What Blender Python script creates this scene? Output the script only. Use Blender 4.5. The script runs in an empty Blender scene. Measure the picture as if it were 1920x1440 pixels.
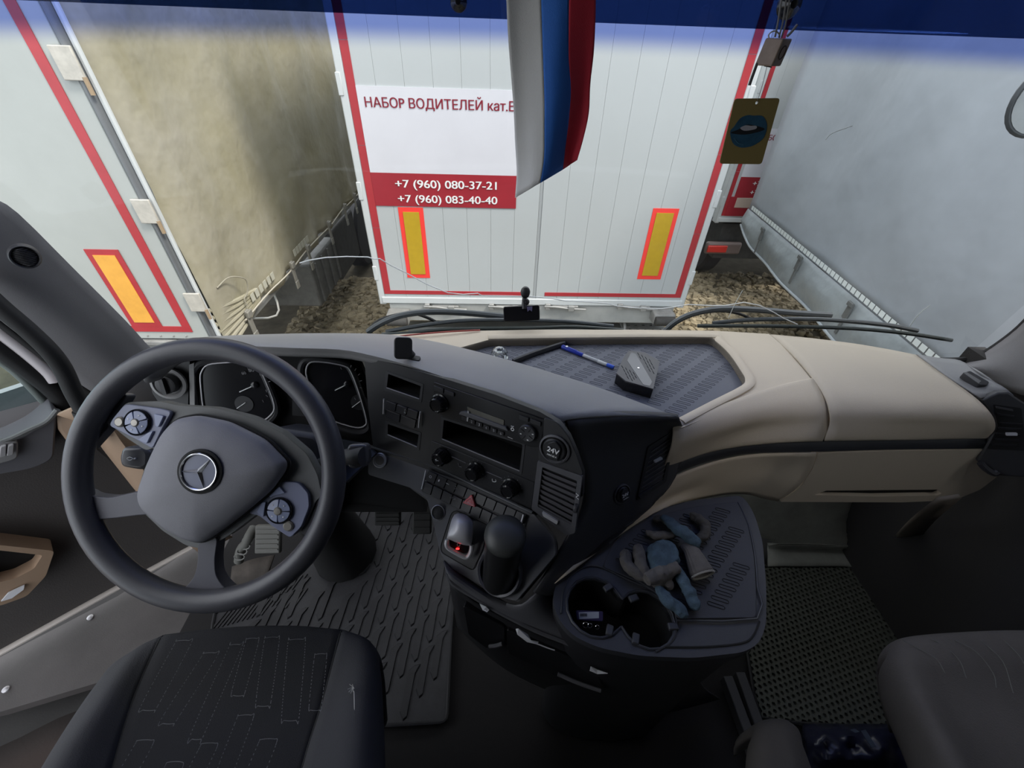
import bpy, bmesh, math, random
from mathutils import Vector, Matrix
from mathutils.geometry import tessellate_polygon
random.seed(7)
PI = math.pi
scene = bpy.context.scene
COL = scene.collection
# ------------------------------------------------------------------ camera
F = 790.0                                  # focal length in pixels of the 1920 px wide frame
_p, _r, _y = math.radians(39.55), math.radians(2.1), math.radians(-2.8)
_Z = Matrix.Rotation(_y, 3, 'Z')
_u0 = Vector((0, math.sin(_p), math.cos(_p)))
CF = _Z @ Vector((0, math.cos(_p), -math.sin(_p)))
CR = _Z @ (Vector((1, 0, 0)) * math.cos(_r) + _u0 * math.sin(_r))
CU = _Z @ (Vector((-1, 0, 0)) * math.sin(_r) + _u0 * math.cos(_r))
CAM = Vector((0, 0, 1.5))
cd = bpy.data.cameras.new('camera')
cam = bpy.data.objects.new('camera', cd)
COL.objects.link(cam)
cd.sensor_width = 36
cd.lens = F / 1920 * 36
cd.clip_start = 0.02
cam.matrix_world = Matrix.Translation(CAM) @ Matrix((CR, CU, -CF)).transposed().to_4x4()
scene.camera = cam
# ------------------------------------------------------------------ world and light
w = bpy.data.worlds.new('overcast_sky')
scene.world = w
w.use_nodes = True
nt = w.node_tree
bg = nt.nodes['Background']
tc = nt.nodes.new('ShaderNodeTexCoord')
sp = nt.nodes.new('ShaderNodeSeparateXYZ')
rp = nt.nodes.new('ShaderNodeValToRGB')
nt.links.new(tc.outputs['Generated'], sp.inputs[0])
nt.links.new(sp.outputs['Z'], rp.inputs[0])
nt.links.new(rp.outputs[0], bg.inputs[0])
rp.color_ramp.elements[0].position = 0.0
rp.color_ramp.elements[0].color = (.62, .68, .74, 1)
rp.color_ramp.elements[1].position = 0.5
rp.color_ramp.elements[1].color = (.93, .96, 1.0, 1)
bg.inputs[1].default_value = 1.0
sd = bpy.data.lights.new('sun', 'SUN')
sd.energy = 1.5
sd.angle = math.radians(12)
sd.color = (1, .93, .84)
sun = bpy.data.objects.new('sun', sd)
COL.objects.link(sun)
sun.rotation_euler = (math.radians(37), 0, math.radians(60))   # veiled sun, from behind and to the right
scene.view_settings.view_transform = 'Standard'
scene.view_settings.look = 'None'
scene.view_settings.exposure = 1.3
scene.view_settings.gamma = 1
scene.view_settings.use_curve_mapping = False
scene.cycles.max_bounces = 9
scene.cycles.diffuse_bounces = 5
scene.cycles.glossy_bounces = 3
scene.cycles.transparent_max_bounces = 12
scene.cycles.caustics_reflective = False
scene.cycles.caustics_refractive = False
scene.cycles.sample_clamp_indirect = 6

# ------------------------------------------------------------------ picking points on real surfaces
def ray(px, py):
    return CF + CR * ((px - 960) / F) + CU * ((720 - py) / F)
def D(px, py, d):
    return CAM + ray(px, py) * d
class Pl:
    """a plane of the place; called with a direction it gives the point on it, lifted by `l` along its normal"""
    def __init__(s, n, p):
        s.n = Vector(n).normalized(); s.p = Vector(p)
        if (CAM - s.p).dot(s.n) < 0: s.n = -s.n
    def __call__(s, px, py, l=0.0):
        r = ray(px, py)
        return CAM + r * ((s.p + s.n * l - CAM).dot(s.n) / r.dot(s.n))
    def L(s, pts, l=0.0):
        return [s(a, b, l) for a, b in pts]
    def axes(s, up=(0, 0, 1)):
        x = Vector(up).cross(s.n).normalized()
        return x, s.n.cross(x).normalized(), s.n
def pl3(a, b, c):
    a, b, c = Vector(a), Vector(b), Vector(c)
    return Pl((b - a).cross(c - a), a)
def Z(px, py, z): return Pl((0, 0, 1), (0, 0, z))(px, py)
def Y(px, py, y): return Pl((0, 1, 0), (0, y, 0))(px, py)
def X(px, py, x): return Pl((1, 0, 0), (x, 0, 0))(px, py)

# ------------------------------------------------------------------ materials
def lin(h):
    h = h.lstrip('#')
    c = [int(h[i:i + 2], 16) / 255 for i in (0, 2, 4)]
    return tuple(((v + .055) / 1.055) ** 2.4 if v > .04045 else v / 12.92 for v in c)
MATS = {}
def mat(name, col, rough=.6, bump=0, scale=400, bdist=.0008, metal=0, var=0, vscale=6, spec=.5, emit=None, coat=0, col2=None):
    if name in MATS: return MATS[name]
    m = bpy.data.materials.new(name); m.use_nodes = True
    t = m.node_tree; b = t.nodes['Principled BSDF']
    c = lin(col) if isinstance(col, str) else col
    b.inputs['Base Color'].default_value = (*c, 1)
    b.inputs['Roughness'].default_value = rough
    b.inputs['Metallic'].default_value = metal
    b.inputs['Specular IOR Level'].default_value = spec
    if coat: b.inputs['Coat Weight'].default_value = coat
    if emit:
        b.inputs['Emission Color'].default_value = (*lin(emit[0]), 1)
        b.inputs['Emission Strength'].default_value = emit[1]
    tc = t.nodes.new('ShaderNodeTexCoord')
    if bump:
        n = t.nodes.new('ShaderNodeTexNoise'); n.inputs['Scale'].default_value = scale; n.inputs['Detail'].default_value = 3
        bp = t.nodes.new('ShaderNodeBump'); bp.inputs['Strength'].default_value = bump; bp.inputs['Distance'].default_value = bdist
        t.links.new(tc.outputs['Object'], n.inputs['Vector'])
        t.links.new(n.outputs['Fac'], bp.inputs['Height']); t.links.new(bp.outputs[0], b.inputs['Normal'])
    if var:
        n = t.nodes.new('ShaderNodeTexNoise'); n.inputs['Scale'].default_value = vscale; n.inputs['Detail'].default_value = 6; n.inputs['Roughness'].default_value = .65
        r = t.nodes.new('ShaderNodeValToRGB')
        c2 = lin(col2) if col2 else tuple(v * (1 - var) for v in c)
        r.color_ramp.elements[0].position = .3; r.color_ramp.elements[1].position = .7
        r.color_ramp.elements[0].color = (*c2, 1); r.color_ramp.elements[1].color = (*c, 1)
        t.links.new(tc.outputs['Object'], n.inputs['Vector']); t.links.new(n.outputs['Fac'], r.inputs[0])
        t.links.new(r.outputs[0], b.inputs['Base Color'])
    MATS[name] = m
    return m
dash_grey = mat('dash_grey', (.29, .288, .292), .5, .5, 900)
dash_black = mat('dash_black', (.040, .040, .045), .5, .35, 900)
face_black = mat('face_black', (.026, .026, .029), .42, .2, 900)
console_grey = mat('console_grey', (.10, .10, .112), .5, .4, 900)
void_black = mat('void_black', (.006, .006, .007), .8)
gloss_black = mat('gloss_black', (.012, .012, .014), .16)
beige = mat('beige', (.62, .54, .44), .6, .5, 800, var=.05, vscale=3)
door_beige = mat('door_beige', (.42, .29, .20), .6, .3, 800)
bright = mat('bright_metal', (.72, .72, .76), .35, metal=.25)
chrome = mat('chrome', (.75, .75, .77), .18, metal=1)
satin = mat('satin_silver', (.66, .65, .68), .38, metal=.25)
rubber = mat('rubber', (.020, .020, .024), .65, .4, 500, var=.3, vscale=9)
tray_rubber = mat('tray_rubber', (.125, .133, .168), .6, .4, 700)
low_rubber = mat('low_rubber', (.032, .034, .045), .6, .4, 700)
wheel_leather = mat('wheel_rim_leather', (.075, .075, .088), .34, .25, 1200)
wheel_pad = mat('wheel_pad', (.23, .23, .26), .55, .5, 1100)
pad_blue = mat('button_blue_grey', (.24, .26, .38), .35, .1, 900)
icon_white = mat('icon_white', (.90, .90, .92), .5)
icon_grey = mat('icon_grey', (.34, .34, .36), .5)
carpet = mat('floor_carpet', (.016, .015, .016), .95, .8, 300)
fabric = mat('seat_fabric', (.018, .018, .021), .95, .9, 700)
fabric_side = mat('seat_fabric_side', (.042, .042, .047), .92, .9, 700)
fabric_grey = mat('passenger_fabric', (.095, .086, .082), .95, 1.0, 400, var=.2, vscale=8)
stitch = mat('stitch_thread', (.17, .17, .18), .8)
white_paint = mat('trailer_white', (.49, .52, .53), .4, var=.04, vscale=1.6)
white_frame = mat('trailer_frame_white', (.60, .63, .64), .4, var=.08, vscale=4)
steel_dirty = mat('steel_dirty', (.30, .30, .29), .6, .5, 60, var=.4, vscale=12)
steel_dark = mat('steel_dark', (.055, .053, .050), .7, .5, 60, var=.5, vscale=10)
tape_red = mat('tape_red', (.45, .035, .045), .4, var=.15, vscale=8)
sign_white = mat('sign_white', (.68, .68, .73), .4, var=.05, vscale=5)
sign_red = mat('sign_red', (.36, .022, .035), .45, var=.12, vscale=8)
ink_red = mat('ink_red', (.24, .012, .03), .5)
ink_white = mat('ink_white', (.85, .85, .85), .5)
marker_red = mat('marker_red', (.95, .06, .05), .35)
marker_yellow = mat('marker_yellow', (.55, .36, .02), .4, var=.1, vscale=20)
marker_orange = mat('marker_orange', (.85, .42, .07), .4, var=.15, vscale=12)
grey_post = mat('grey_post', (.16, .17, .18), .5, var=.15, vscale=6)
tarp_beige = mat('tarp_beige', (.41, .385, .315), .5, .5, 5, bdist=.03, var=.3, vscale=2.5, col2='#9c967e')
tarp_blue = mat('tarp_silver_blue', (.40, .435, .48), .42, .35, 2.2, bdist=.06, var=.14, vscale=1.8)
tarp_flap = mat('tarp_flap', (.36, .40, .42), .42, .5, 6, bdist=.03, var=.25, vscale=5)
strap_grey = mat('strap_grey', (.22, .22, .20), .7, .3, 200)
wood = mat('wood', (.36, .27, .20), .7, .6, 120, var=.3, vscale=40)
jamb_white = mat('jamb_white', (.75, .70, .72), .4)
seal_black = mat('seal_black', (.015, .015, .016), .7, .3, 500)
ceil_grey = mat('ceiling_fabric', (.20, .20, .20), .95, .5, 500)
pillar_grey = mat('pillar_grey', (.20, .195, .205), .7, .6, 900)
pedal_grey = mat('pedal_grey', (.14, .14, .13), .6, .5, 400)
firewall = mat('firewall_grey', (.36, .365, .33), .8, .6, 60, var=.3, vscale=10)

def glassy(name, col, refl=.06, rough=.02, zgrad=None):
    m = bpy.data.materials.new(name); m.use_nodes = True
    t = m.node_tree; t.nodes.remove(t.nodes['Principled BSDF'])
    out = t.nodes['Material Output']
    tr = t.nodes.new('ShaderNodeBsdfTransparent'); gl = t.nodes.new('ShaderNodeBsdfGlossy')
    gl.inputs['Roughness'].default_value = rough
    lw = t.nodes.new('ShaderNodeLayerWeight'); lw.inputs[0].default_value = .25
    mu = t.nodes.new('ShaderNodeMath'); mu.operation = 'MULTIPLY'; mu.inputs[1].default_value = refl * 3
    ad = t.nodes.new('ShaderNodeMath'); ad.operation = 'ADD'; ad.inputs[1].default_value = refl * .4
    mx = t.nodes.new('ShaderNodeMixShader')
    t.links.new(lw.outputs['Fresnel'], mu.inputs[0]); t.links.new(mu.outputs[0], ad.inputs[0]); t.links.new(ad.outputs[0], mx.inputs[0])
    t.links.new(tr.outputs[0], mx.inputs[1]); t.links.new(gl.outputs[0], mx.inputs[2]); t.links.new(mx.outputs[0], out.inputs[0])
    tr.inputs[0].default_value = (*col, 1)
    if zgrad:                                    # the shade band dyed into the top of the glass
        tc = t.nodes.new('ShaderNodeTexCoord'); s = t.nodes.new('ShaderNodeSeparateXYZ')
        mr = t.nodes.new('ShaderNodeMapRange'); mr.inputs['From Min'].default_value = zgrad[0]; mr.inputs['From Max'].default_value = zgrad[1]
        mr.interpolation_type = 'SMOOTHSTEP'
        r = t.nodes.new('ShaderNodeMix'); r.data_type = 'RGBA'
        r.inputs['A'].default_value = (*col, 1); r.inputs['B'].default_value = (*zgrad[2], 1)
        t.links.new(tc.outputs['Object'], s.inputs[0])
        sx = t.nodes.new('ShaderNodeMath'); sx.operation = 'SUBTRACT'; sx.inputs[1].default_value = .18
        sq = t.nodes.new('ShaderNodeMath'); sq.operation = 'MULTIPLY'
        ma = t.nodes.new('ShaderNodeMath'); ma.operation = 'MULTIPLY_ADD'; ma.inputs[1].default_value = .012     # the band dips a little toward the sides
        t.links.new(s.outputs['X'], sx.inputs[0]); t.links.new(sx.outputs[0], sq.inputs[0]); t.links.new(sx.outputs[0], sq.inputs[1])
        t.links.new(sq.outputs[0], ma.inputs[0]); t.links.new(s.outputs['Z'], ma.inputs[2]); t.links.new(ma.outputs[0], mr.inputs['Value'])
        t.links.new(mr.outputs[0], r.inputs['Factor']); t.links.new(r.outputs['Result'], tr.inputs[0])
    MATS[name] = m
    return m

# ------------------------------------------------------------------ geometry: every maker returns (verts, faces)
def catmull(p, n, closed=False):
    p = [Vector(q) for q in p]; out = []; m = len(p)
    if m < 3 or n < 2: return p
    for i in range(m if closed else m - 1):
        if closed: a, b, c, d = p[(i - 1) % m], p[i], p[(i + 1) % m], p[(i + 2) % m]
        else:
            b, c = p[i], p[i + 1]
            a = p[i - 1] if i else b * 2 - c
            d = p[i + 2] if i + 2 < m else c * 2 - b
        for k in range(n):
            t = k / n
            out.append(.5 * ((2 * b) + (c - a) * t + (2 * a - 5 * b + 4 * c - d) * t * t + (3 * b - a - 3 * c + d) * t ** 3))
    if not closed: out.append(p[-1])
    return out
def box(c, s, ax=None):
    c = Vector(c); ax = ax or (Vector((1, 0, 0)), Vector((0, 1, 0)), Vector((0, 0, 1)))
    v = [c + Vector(ax[0]) * (s[0] / 2 * i) + Vector(ax[1]) * (s[1] / 2 * j) + Vector(ax[2]) * (s[2] / 2 * k) for i in (-1, 1) for j in (-1, 1) for k in (-1, 1)]
    return v, [(0, 1, 3, 2), (4, 6, 7, 5), (0, 4, 5, 1), (2, 3, 7, 6), (0, 2, 6, 4), (1, 5, 7, 3)]
def box2(a, b):
    a, b = Vector(a), Vector(b)
    return box((a + b) / 2, [abs(b[i] - a[i]) for i in range(3)])
def prism(loop, vec, holes=()):
    vec = Vector(vec); loops = [[Vector(q) for q in loop]] + [[Vector(q) for q in h] for h in holes]
    v = []; f = []; flat = [q for l in loops for q in l]; N = len(flat)
    v = flat + [q + vec for q in flat]
    if holes:
        for t in tessellate_polygon(loops):
            f.append(tuple(t)); f.append(tuple(i + N for i in reversed(t)))
    else:
        f.append(tuple(range(N))); f.append(tuple(range(2 * N - 1, N - 1, -1)))
    o = 0
    for l in loops:
        n = len(l)
        for i in range(n):
            a, b = o + i, o + (i + 1) % n
            f.append((b, a, a + N, b + N))
        o += n
    return v, f
def rnd(loop, r, seg=4):
    out = []; n = len(loop); loop = [Vector(q) for q in loop]
    for i in range(n):
        a, b, c = loop[i - 1], loop[i], loop[(i + 1) % n]
        u, w_ = a - b, c - b
        rr = min(r, u.length * .48, w_.length * .48)
        p, q = b + u.normalized() * rr, b + w_.normalized() * rr
        for k in range(seg + 1):
            t = k / seg
            out.append(p * (1 - t) ** 2 + b * (2 * t * (1 - t)) + q * t * t)
    return out
def tube(pts, r, seg=8, closed=False, sm=4, flat=1.0, ref=None):
    pts = catmull(pts, sm, closed) if sm > 1 else [Vector(q) for q in pts]
    n = len(pts); v = []; f = []
    rs = r if isinstance(r, (list, tuple)) else None
    nrm = Vector(ref) if ref is not None else Vector((.13, .31, 1)).normalized()
    for i, p in enumerate(pts):
        t = (pts[(i + 1) % n] - pts[i - 1]) if closed else (pts[min(i + 1, n - 1)] - pts[max(i - 1, 0)])
        t.normalize(); a = nrm - t * nrm.dot(t)
        if a.length < 1e-5: a = t.orthogonal()
        a.normalize(); b = t.cross(a)
        if ref is None: nrm = a
        if rs:
            k = i / (n - 1) * (len(rs) - 1); j = min(int(k), len(rs) - 2); rr = rs[j] + (rs[j + 1] - rs[j]) * (k - j)
        else: rr = r
        for k in range(seg):
            th = 2 * PI * k / seg
            v.append(p + a * (math.cos(th) * rr * flat) + b * (math.sin(th) * rr))
    for i in range(n if closed else n - 1):
        for k in range(seg):
            a0, a1 = i * seg + k, i * seg + (k + 1) % seg; j = (i + 1) % n
            f.append((a0, a1, j * seg + (k + 1) % seg, j * seg + k))
    if not closed:
        f.append(tuple(range(seg - 1, -1, -1))); f.append(tuple((n - 1) * seg + k for k in range(seg)))
    return v, f
def lathe(prof, c, axis, seg=24, sx=1.0, sy=1.0, xdir=None):
    axis = Vector(axis).normalized(); c = Vector(c)
    a = (Vector(xdir) - axis * Vector(xdir).dot(axis)).normalized() if xdir is not None else axis.orthogonal().normalized()
    b = axis.cross(a); v = []; f = []
    for r, h in prof:
        for k in range(seg):
            th = 2 * PI * k / seg
            v.append(c + axis * h + a * (math.cos(th) * r * sx) + b * (math.sin(th) * r * sy))
    for i in range(len(prof) - 1):
        for k in range(seg):
            f.append((i * seg + k, i * seg + (k + 1) % seg, (i + 1) * seg + (k + 1) % seg, (i + 1) * seg + k))
    if prof[0][0] > 1e-6: f.append(tuple(range(seg - 1, -1, -1)))
    if prof[-1][0] > 1e-6: f.append(tuple((len(prof) - 1) * seg + k for k in range(seg)))
    return v, f
def grid(rows, su=3, sv=3):
    rows = [catmull(r, su) for r in rows]
    cols = [catmull(c, sv) for c in zip(*rows)]
    rows = list(zip(*cols)); m = len(rows[0]); v = [q for r in rows for q in r]
    return v, [(i * m + j, i * m + j + 1, (i + 1) * m + j + 1, (i + 1) * m + j) for i in range(len(rows) - 1) for j in range(m - 1)]
def ball(c, r, seg=12, rings=7, sc=(1, 1, 1), ax=None):
    ax = ax or (Vector((1, 0, 0)), Vector((0, 1, 0)), Vector((0, 0, 1))); c = Vector(c)
    v = []; f = []
    for i in range(rings + 1):
        ph = PI * i / rings
        for k in range(seg):
            th = 2 * PI * k / seg
            v.append(c + ax[0] * (r * sc[0] * math.sin(ph) * math.cos(th)) + ax[1] * (r * sc[1] * math.sin(ph) * math.sin(th)) + ax[2] * (r * sc[2] * math.cos(ph)))
    for i in range(rings):
        for k in range(seg):
            f.append((i * seg + k, i * seg + (k + 1) % seg, (i + 1) * seg + (k + 1) % seg, (i + 1) * seg + k))
    return v, f
def circ(pl, c, r, n=20, l=0.0):
    """circle lying in a plane: c = point on it, r in metres"""
    x, y, z = pl.axes(); c = Vector(c) + z * l
    return [c + x * (r * math.cos(2 * PI * k / n)) + y * (r * math.sin(2 * PI * k / n)) for k in range(n)]

def obj(name, geo, m, parent=None, bevel=0, smooth=True, solid=0, kind=None, label=None, ang=38, remesh=0, mods=None):
    if isinstance(geo, tuple): geo = [geo]
    V = []; Fc = []
    for v, f in geo:
        o = len(V); V += [tuple(q) for q in v]; Fc += [tuple(i + o for i in t) for t in f]
    me = bpy.data.meshes.new(name); me.from_pydata(V, [], Fc); me.validate()
    bm = bmesh.new(); bm.from_mesh(me)
    bmesh.ops.remove_doubles(bm, verts=bm.verts, dist=1e-6)
    bmesh.ops.recalc_face_normals(bm, faces=bm.faces)
    bm.to_mesh(me); bm.free()
    if smooth:
        me.shade_smooth(); me.set_sharp_from_angle(angle=math.radians(ang))
    me.materials.append(m)
    o = bpy.data.objects.new(name, me); COL.objects.link(o)
    if parent is not None: attach(o, parent)
    if solid:
        s = o.modifiers.new('thickness', 'SOLIDIFY'); s.thickness = abs(solid); s.offset = 0
    if remesh:
        r = o.modifiers.new('knit', 'REMESH'); r.mode = 'VOXEL'; r.voxel_size = remesh; r.use_smooth_shade = True
        sm = o.modifiers.new('soft', 'SMOOTH'); sm.factor = .5; sm.iterations = 3
        if 'crumple' not in bpy.data.textures:
            tx = bpy.data.textures.new('crumple', 'CLOUDS'); tx.noise_scale = .014; tx.noise_depth = 1
        dm = o.modifiers.new('crumple', 'DISPLACE'); dm.texture = bpy.data.textures['crumple']; dm.strength = .0065; dm.mid_level = .5; dm.texture_coords = 'GLOBAL'
    if bevel:
        b = o.modifiers.new('edge', 'BEVEL'); b.width = bevel; b.segments = 2; b.limit_method = 'ANGLE'; b.angle_limit = math.radians(40)
    if kind: o['kind'] = kind
    if label: o['label'] = label
    return o
def attach(o, parent):
    o.parent = parent
    if parent.type == 'EMPTY': o.matrix_parent_inverse = Matrix.Translation(-parent.location)
def thing(name, label, cat, loc, group=None):
    o = bpy.data.objects.new(name, None); COL.objects.link(o)
    o.location = loc; o.empty_display_size = .02
    o['label'] = label; o['category'] = cat
    if group: o['group'] = group
    return o
def tag(o, label, cat, group=None):
    o['label'] = label; o['category'] = cat
    if group: o['group'] = group
    return o
def struct(name, geo, m, **k):
    o = obj(name, geo, m, **k); o['kind'] = 'structure'
    return o
def sroot(name, loc):
    o = bpy.data.objects.new(name, None); COL.objects.link(o); o.location = loc; o['kind'] = 'structure'; o.empty_display_size = .02
    return o
def text(name, body, a, b, up, m, parent, bold=.0, depth=.0006, height=None, n=None):
    """lettering whose baseline runs from a to b; up = a vector roughly along the letter's height"""
    cu = bpy.data.curves.new(name, 'FONT'); cu.body = body; cu.size = 1; cu.extrude = 0
    o = bpy.data.objects.new(name, cu); COL.objects.link(o)
    bpy.context.view_layer.update()
    wd = max(o.dimensions.x, 1e-4); hd = max(o.dimensions.y, 1e-4)
    a, b = Vector(a), Vector(b); x = (b - a); sx = x.length / wd; x.normalize()
    z = x.cross(Vector(up)).normalized() if n is None else Vector(n)
    y = z.cross(x)
    sy = sx if height is None else height / hd
    M = Matrix((x * sx, y * sy, z * sx)).transposed().to_4x4()
    M.translation = a
    cu.extrude = depth / sx
    dg = bpy.context.evaluated_depsgraph_get()
    me = bpy.data.meshes.new_from_object(o.evaluated_get(dg))
    bpy.data.objects.remove(o)
    if bold:                                     # heavier strokes: the same outline laid down again, a hair to each side
        bm = bmesh.new()
        for i, dx in enumerate((-bold, 0, bold)):
            t = me.copy(); t.transform(Matrix.Translation((dx, 0, (i + 1) * max(.25 * depth, .0003) / sx))); bm.from_mesh(t); bpy.data.meshes.remove(t)
        bm.to_mesh(me); bm.free()
    me.transform(M); me.name = name
    me.materials.clear(); me.materials.append(m)
    q = bpy.data.objects.new(name, me); COL.objects.link(q)
    attach(q, parent)
    return q

# ================================================================== OUTSIDE
GZ = -1.42
YC = 3.2                                            # rear face of the trailer ahead
struct('ground', box2((-9, -4, GZ - .1), (11, 16, GZ)), mat('ground_dirt', '#6b6250', .95, .9, 30, var=.35, vscale=5, col2='#4a4336'))

def stones(n, regs, seed):
    rg = random.Random(seed); out = []
    base = [(-1, -1, -1), (1, -1, -1), (1, 1, -1), (-1, 1, -1), (-.7, -.7, 1), (.7, -.8, 1), (.8, .7, 1), (-.7, .8, 1)]
    fc = [(0, 3, 2, 1), (4, 5, 6, 7), (0, 1, 5, 4), (1, 2, 6, 5), (2, 3, 7, 6), (3, 0, 4, 7)]
    for x0, x1, y0, y1, share in regs:
        for _ in range(int(n * share)):
            s = rg.choice((.016, .022, .026, .032, .045, .055)); a = rg.random() * 6.28; t = rg.uniform(-.35, .35)
            cx, cy = rg.uniform(x0, x1), rg.uniform(y0, y1)
            fl = rg.uniform(.3, .6); st = rg.uniform(.6, 1.3); v = []
            for q in base:
                x, y, z = [c * rg.uniform(.6, 1.15) * s for c in q]
                x *= st; z = z * fl + x * t
                v.append((cx + x * math.cos(a) - y * math.sin(a), cy + x * math.sin(a) + y * math.cos(a), GZ + z + s * fl * .6))
            out.append((v, fc))
    return out
grav = tag(obj('gravel', stones(12500, [(-2.6, -.7, 2.6, 6.0, .55), (1.2, 4.6, 2.7, 6.4, .40), (-.7, 1.4, 2.2, 3.6, .08)], 3),
    mat('gravel_stone', '#b0a184', .9, .5, 60, var=.4, vscale=12, col2='#6d634f'), smooth=False, kind='stuff'),
    'pale broken stone covering the ground between the trailers', 'gravel')

def sign(root, x0, x1, z0, z1, y, full=True):
    """the recruiting board stuck on a trailer door; letters are real lettering on its face"""
    W, H = x1 - x0, z1 - z0
    s = obj('sign_board', box2((x0, y - .004, z0 + H * .31), (x1, y, z1)), sign_white, root)
    r = obj('sign_band', box2((x0, y - .004, z0), (x1, y, z0 + H * .31)), sign_red, root)
    def T(body, u0, u1, v, h, m, par, bold=.018, dep=.001):
        a = (x0 + W * u0, y - .006, z0 + H * v); b = (x0 + W * u1, y - .006, z0 + H * v)
        text('lettering', body, a, b, (0, 0, 1), m, par, bold, dep, H * h)
    T('НАБО' + chr(80) + ' ВОДИТЕЛЕЙ кат.Е', .035, .965, .845, .115, ink_red, s, .016, .0)
    T('+7 (960) 080-37-21', .155, .855, .180, .095, ink_white, r)
    T('+7 (960) 083-40-40', .16, .86, .040, .095, ink_white, r)

def trailer_back(root, x0, x1, y, zb, planks=True, signed=None, body_len=9.0):
    """x0..x1 outer edges of the red tape, zb its lower edge; doors of vertical planks inside a white frame"""
    W = x1 - x0; t = .050 * W / 2.44; zt = zb + 2.72; xm = (x0 + x1) / 2
    obj('body_shell', box2((x0 - .06, y + .09, zb - .05), (x1 + .06, y + body_len, zt)), white_paint, root)
    for s, xa in ((-1, x0), (1, x1)):
        obj('corner_post', box2((xa if s > 0 else xa - .055, y - .005, zb - .10), (xa + .055 if s > 0 else xa, y + .10, zt)), white_frame, root, bevel=.008)
        n = 4
        for k in range(n):
            z = zb + .12 + k * .62
            obj('hinge', box2((xa + s * .028, y - .010, z), (xa + s * .060, y + .01, z + .12)), white_frame, root, bevel=.004)
    obj('bottom_rail', box2((x0 - .03, y - .012, zb - .085), (x1 + .03, y + .07, zb - .028)), white_frame, root, bevel=.006)
    for a, b in ((x0, xm - .012), (xm + .012, x1)):
        leaf = obj('door_leaf', box2((a, y + .012, zb - .03), (b, y + .085, zt)), white_paint, root)
        n = 7; wd = (b - a) / n
        for k in range(n):
            obj('plank', box2((a + k * wd + .0005, y - .003, zb - .028), (a + (k + 1) * wd - .0005, y + .014, zt)), white_paint, leaf, bevel=.0008)
    obj('door_seal', box2((xm - .011, y + .0, zb - .03), (xm + .011, y + .02, zt)), mat('seal_grey', (.36, .38, .39), .6), root)
    e = .0035
    for k in range(5):                                 # the tape is stuck on in lengths
        za, z2 = zb + k * .545, zb + (k + 1) * .545 - .003
        obj('red_tape', box2((x0, y - e - .003, za), (x0 + t, y - .003, z2)), tape_red, root)
        obj('red_tape', box2((x1 - t, y - e - .003, za), (x1, y - .003, z2)), tape_red, root)
    obj('red_tape', box2((x0 + t, y - e - .003, zb), (xm - .075, y - .003, zb + t * .62)), tape_red, root)
    obj('red_tape', box2((xm + .085, y - e - .003, zb), (x1 - t, y - .003, zb + t * .62)), tape_red, root)

def marker(root, loop, inset, body_m, y, rim_m=None):
    """long vehicle marker: glowing red border round a yellow field"""
    c = sum((Vector(q) for q in loop), Vector()) / 4
    inner = [c + (Vector(q) - c) * 1.0 for q in loop]
    xs = sorted(q[0] for q in loop); zs = sorted(q[2] for q in loop)
    m = obj('marker_plate', box2((xs[0], y - .006, zs[0]), (xs[-1], y - .002, zs[-1])), rim_m or marker_red, root)
    obj('marker_field', box2((xs[0] + inset, y - .009, zs[0] + inset), (xs[-1] - inset, y - .005, zs[-1] - inset)), body_m, m)

# --- trailer ahead
x0 = Y(722, 553, YC)[0]; x1 = Y(1276, 555, YC)[0]; zb = (Y(722, 553, YC)[2] + Y(1276, 555, YC)[2]) / 2
tr = thing('box_trailer', 'white box trailer straight ahead whose rear doors carry the recruiting sign and two yellow markers', 'trailer', ((x0 + x1) / 2, YC, GZ))
trailer_back(tr, x0, x1, YC, zb)
sx1 = Y(970, 300, YC)[0]; sz0 = Y(800, 387, YC)[2]; sz1 = Y(800, 164, YC)[2]
sign(tr, x0 + .052, sx1, sz0, sz1, YC - .004)
for a, b in (((749, 388), (803, 519)), ((1230, 390), (1240, 523))):
    pass
def mk(px0, py0, px1, py1, y, wpx):
    A = Y(px0, py0, y); B = Y(px1, py1, y)
    return A, B
A = Y(746, 388, YC); B = Y(793, 388, YC); Cc = Y(768, 520, YC)
marker(tr, [(A[0], 0, Cc[2]), (B[0], 0, Cc[2]), (B[0], 0, A[2]), (A[0], 0, A[2])], .032, marker_yellow, YC)
A = Y(1225, 390, YC); B = Y(1274, 390, YC); Cc = Y(1215, 523, YC)
marker(tr, [(A[0], 0, Cc[2]), (B[0], 0, Cc[2]), (B[0], 0, A[2]), (A[0], 0, A[2])], .032, marker_yellow, YC)
# under the doors: lock beam, four latches, lamps, step and underrun bar
bz = zb - .09
obj('rear_beam', box2((x0 + .02, YC + .0, bz - .17), (x1 - .02, YC + .12, bz)), mat('beam_grey', (.42, .43, .42), .55, .3, 60, var=.2, vscale=8), tr, bevel=.01)
obj('underrun_bar', box2((x0 + .12, YC + .1, bz - .42), (x1 - .12, YC + .22, bz - .30)), mat('bar_grey', (.24, .25, .25), .6, .3, 60, var=.3), tr, bevel=.01)
for px in (835, 955, 1060, 1195):
    c = Y(px, 578, YC - .03); L = .36
    lt = obj('door_latch', [box((c[0], YC - .012, c[2]), (L * .62, .02, .03)), tube([(c[0] - L / 2, YC - .03, c[2] + .015), (c[0] - L * .2, YC - .035, c[2] + .012), (c[0] + L * .1, YC - .03, c[2] - .004), (c[0] + L / 2, YC - .028, c[2] - .012)], .009),
        box((c[0] - L * .42, YC - .02, c[2] + .01), (.04, .03, .05)), box((c[0] + L * .14, YC - .03, c[2]), (.05, .03, .045))], mat('latch_zinc', (.38, .38, .37), .45, metal=.4), tr, bevel=.003)
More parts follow.
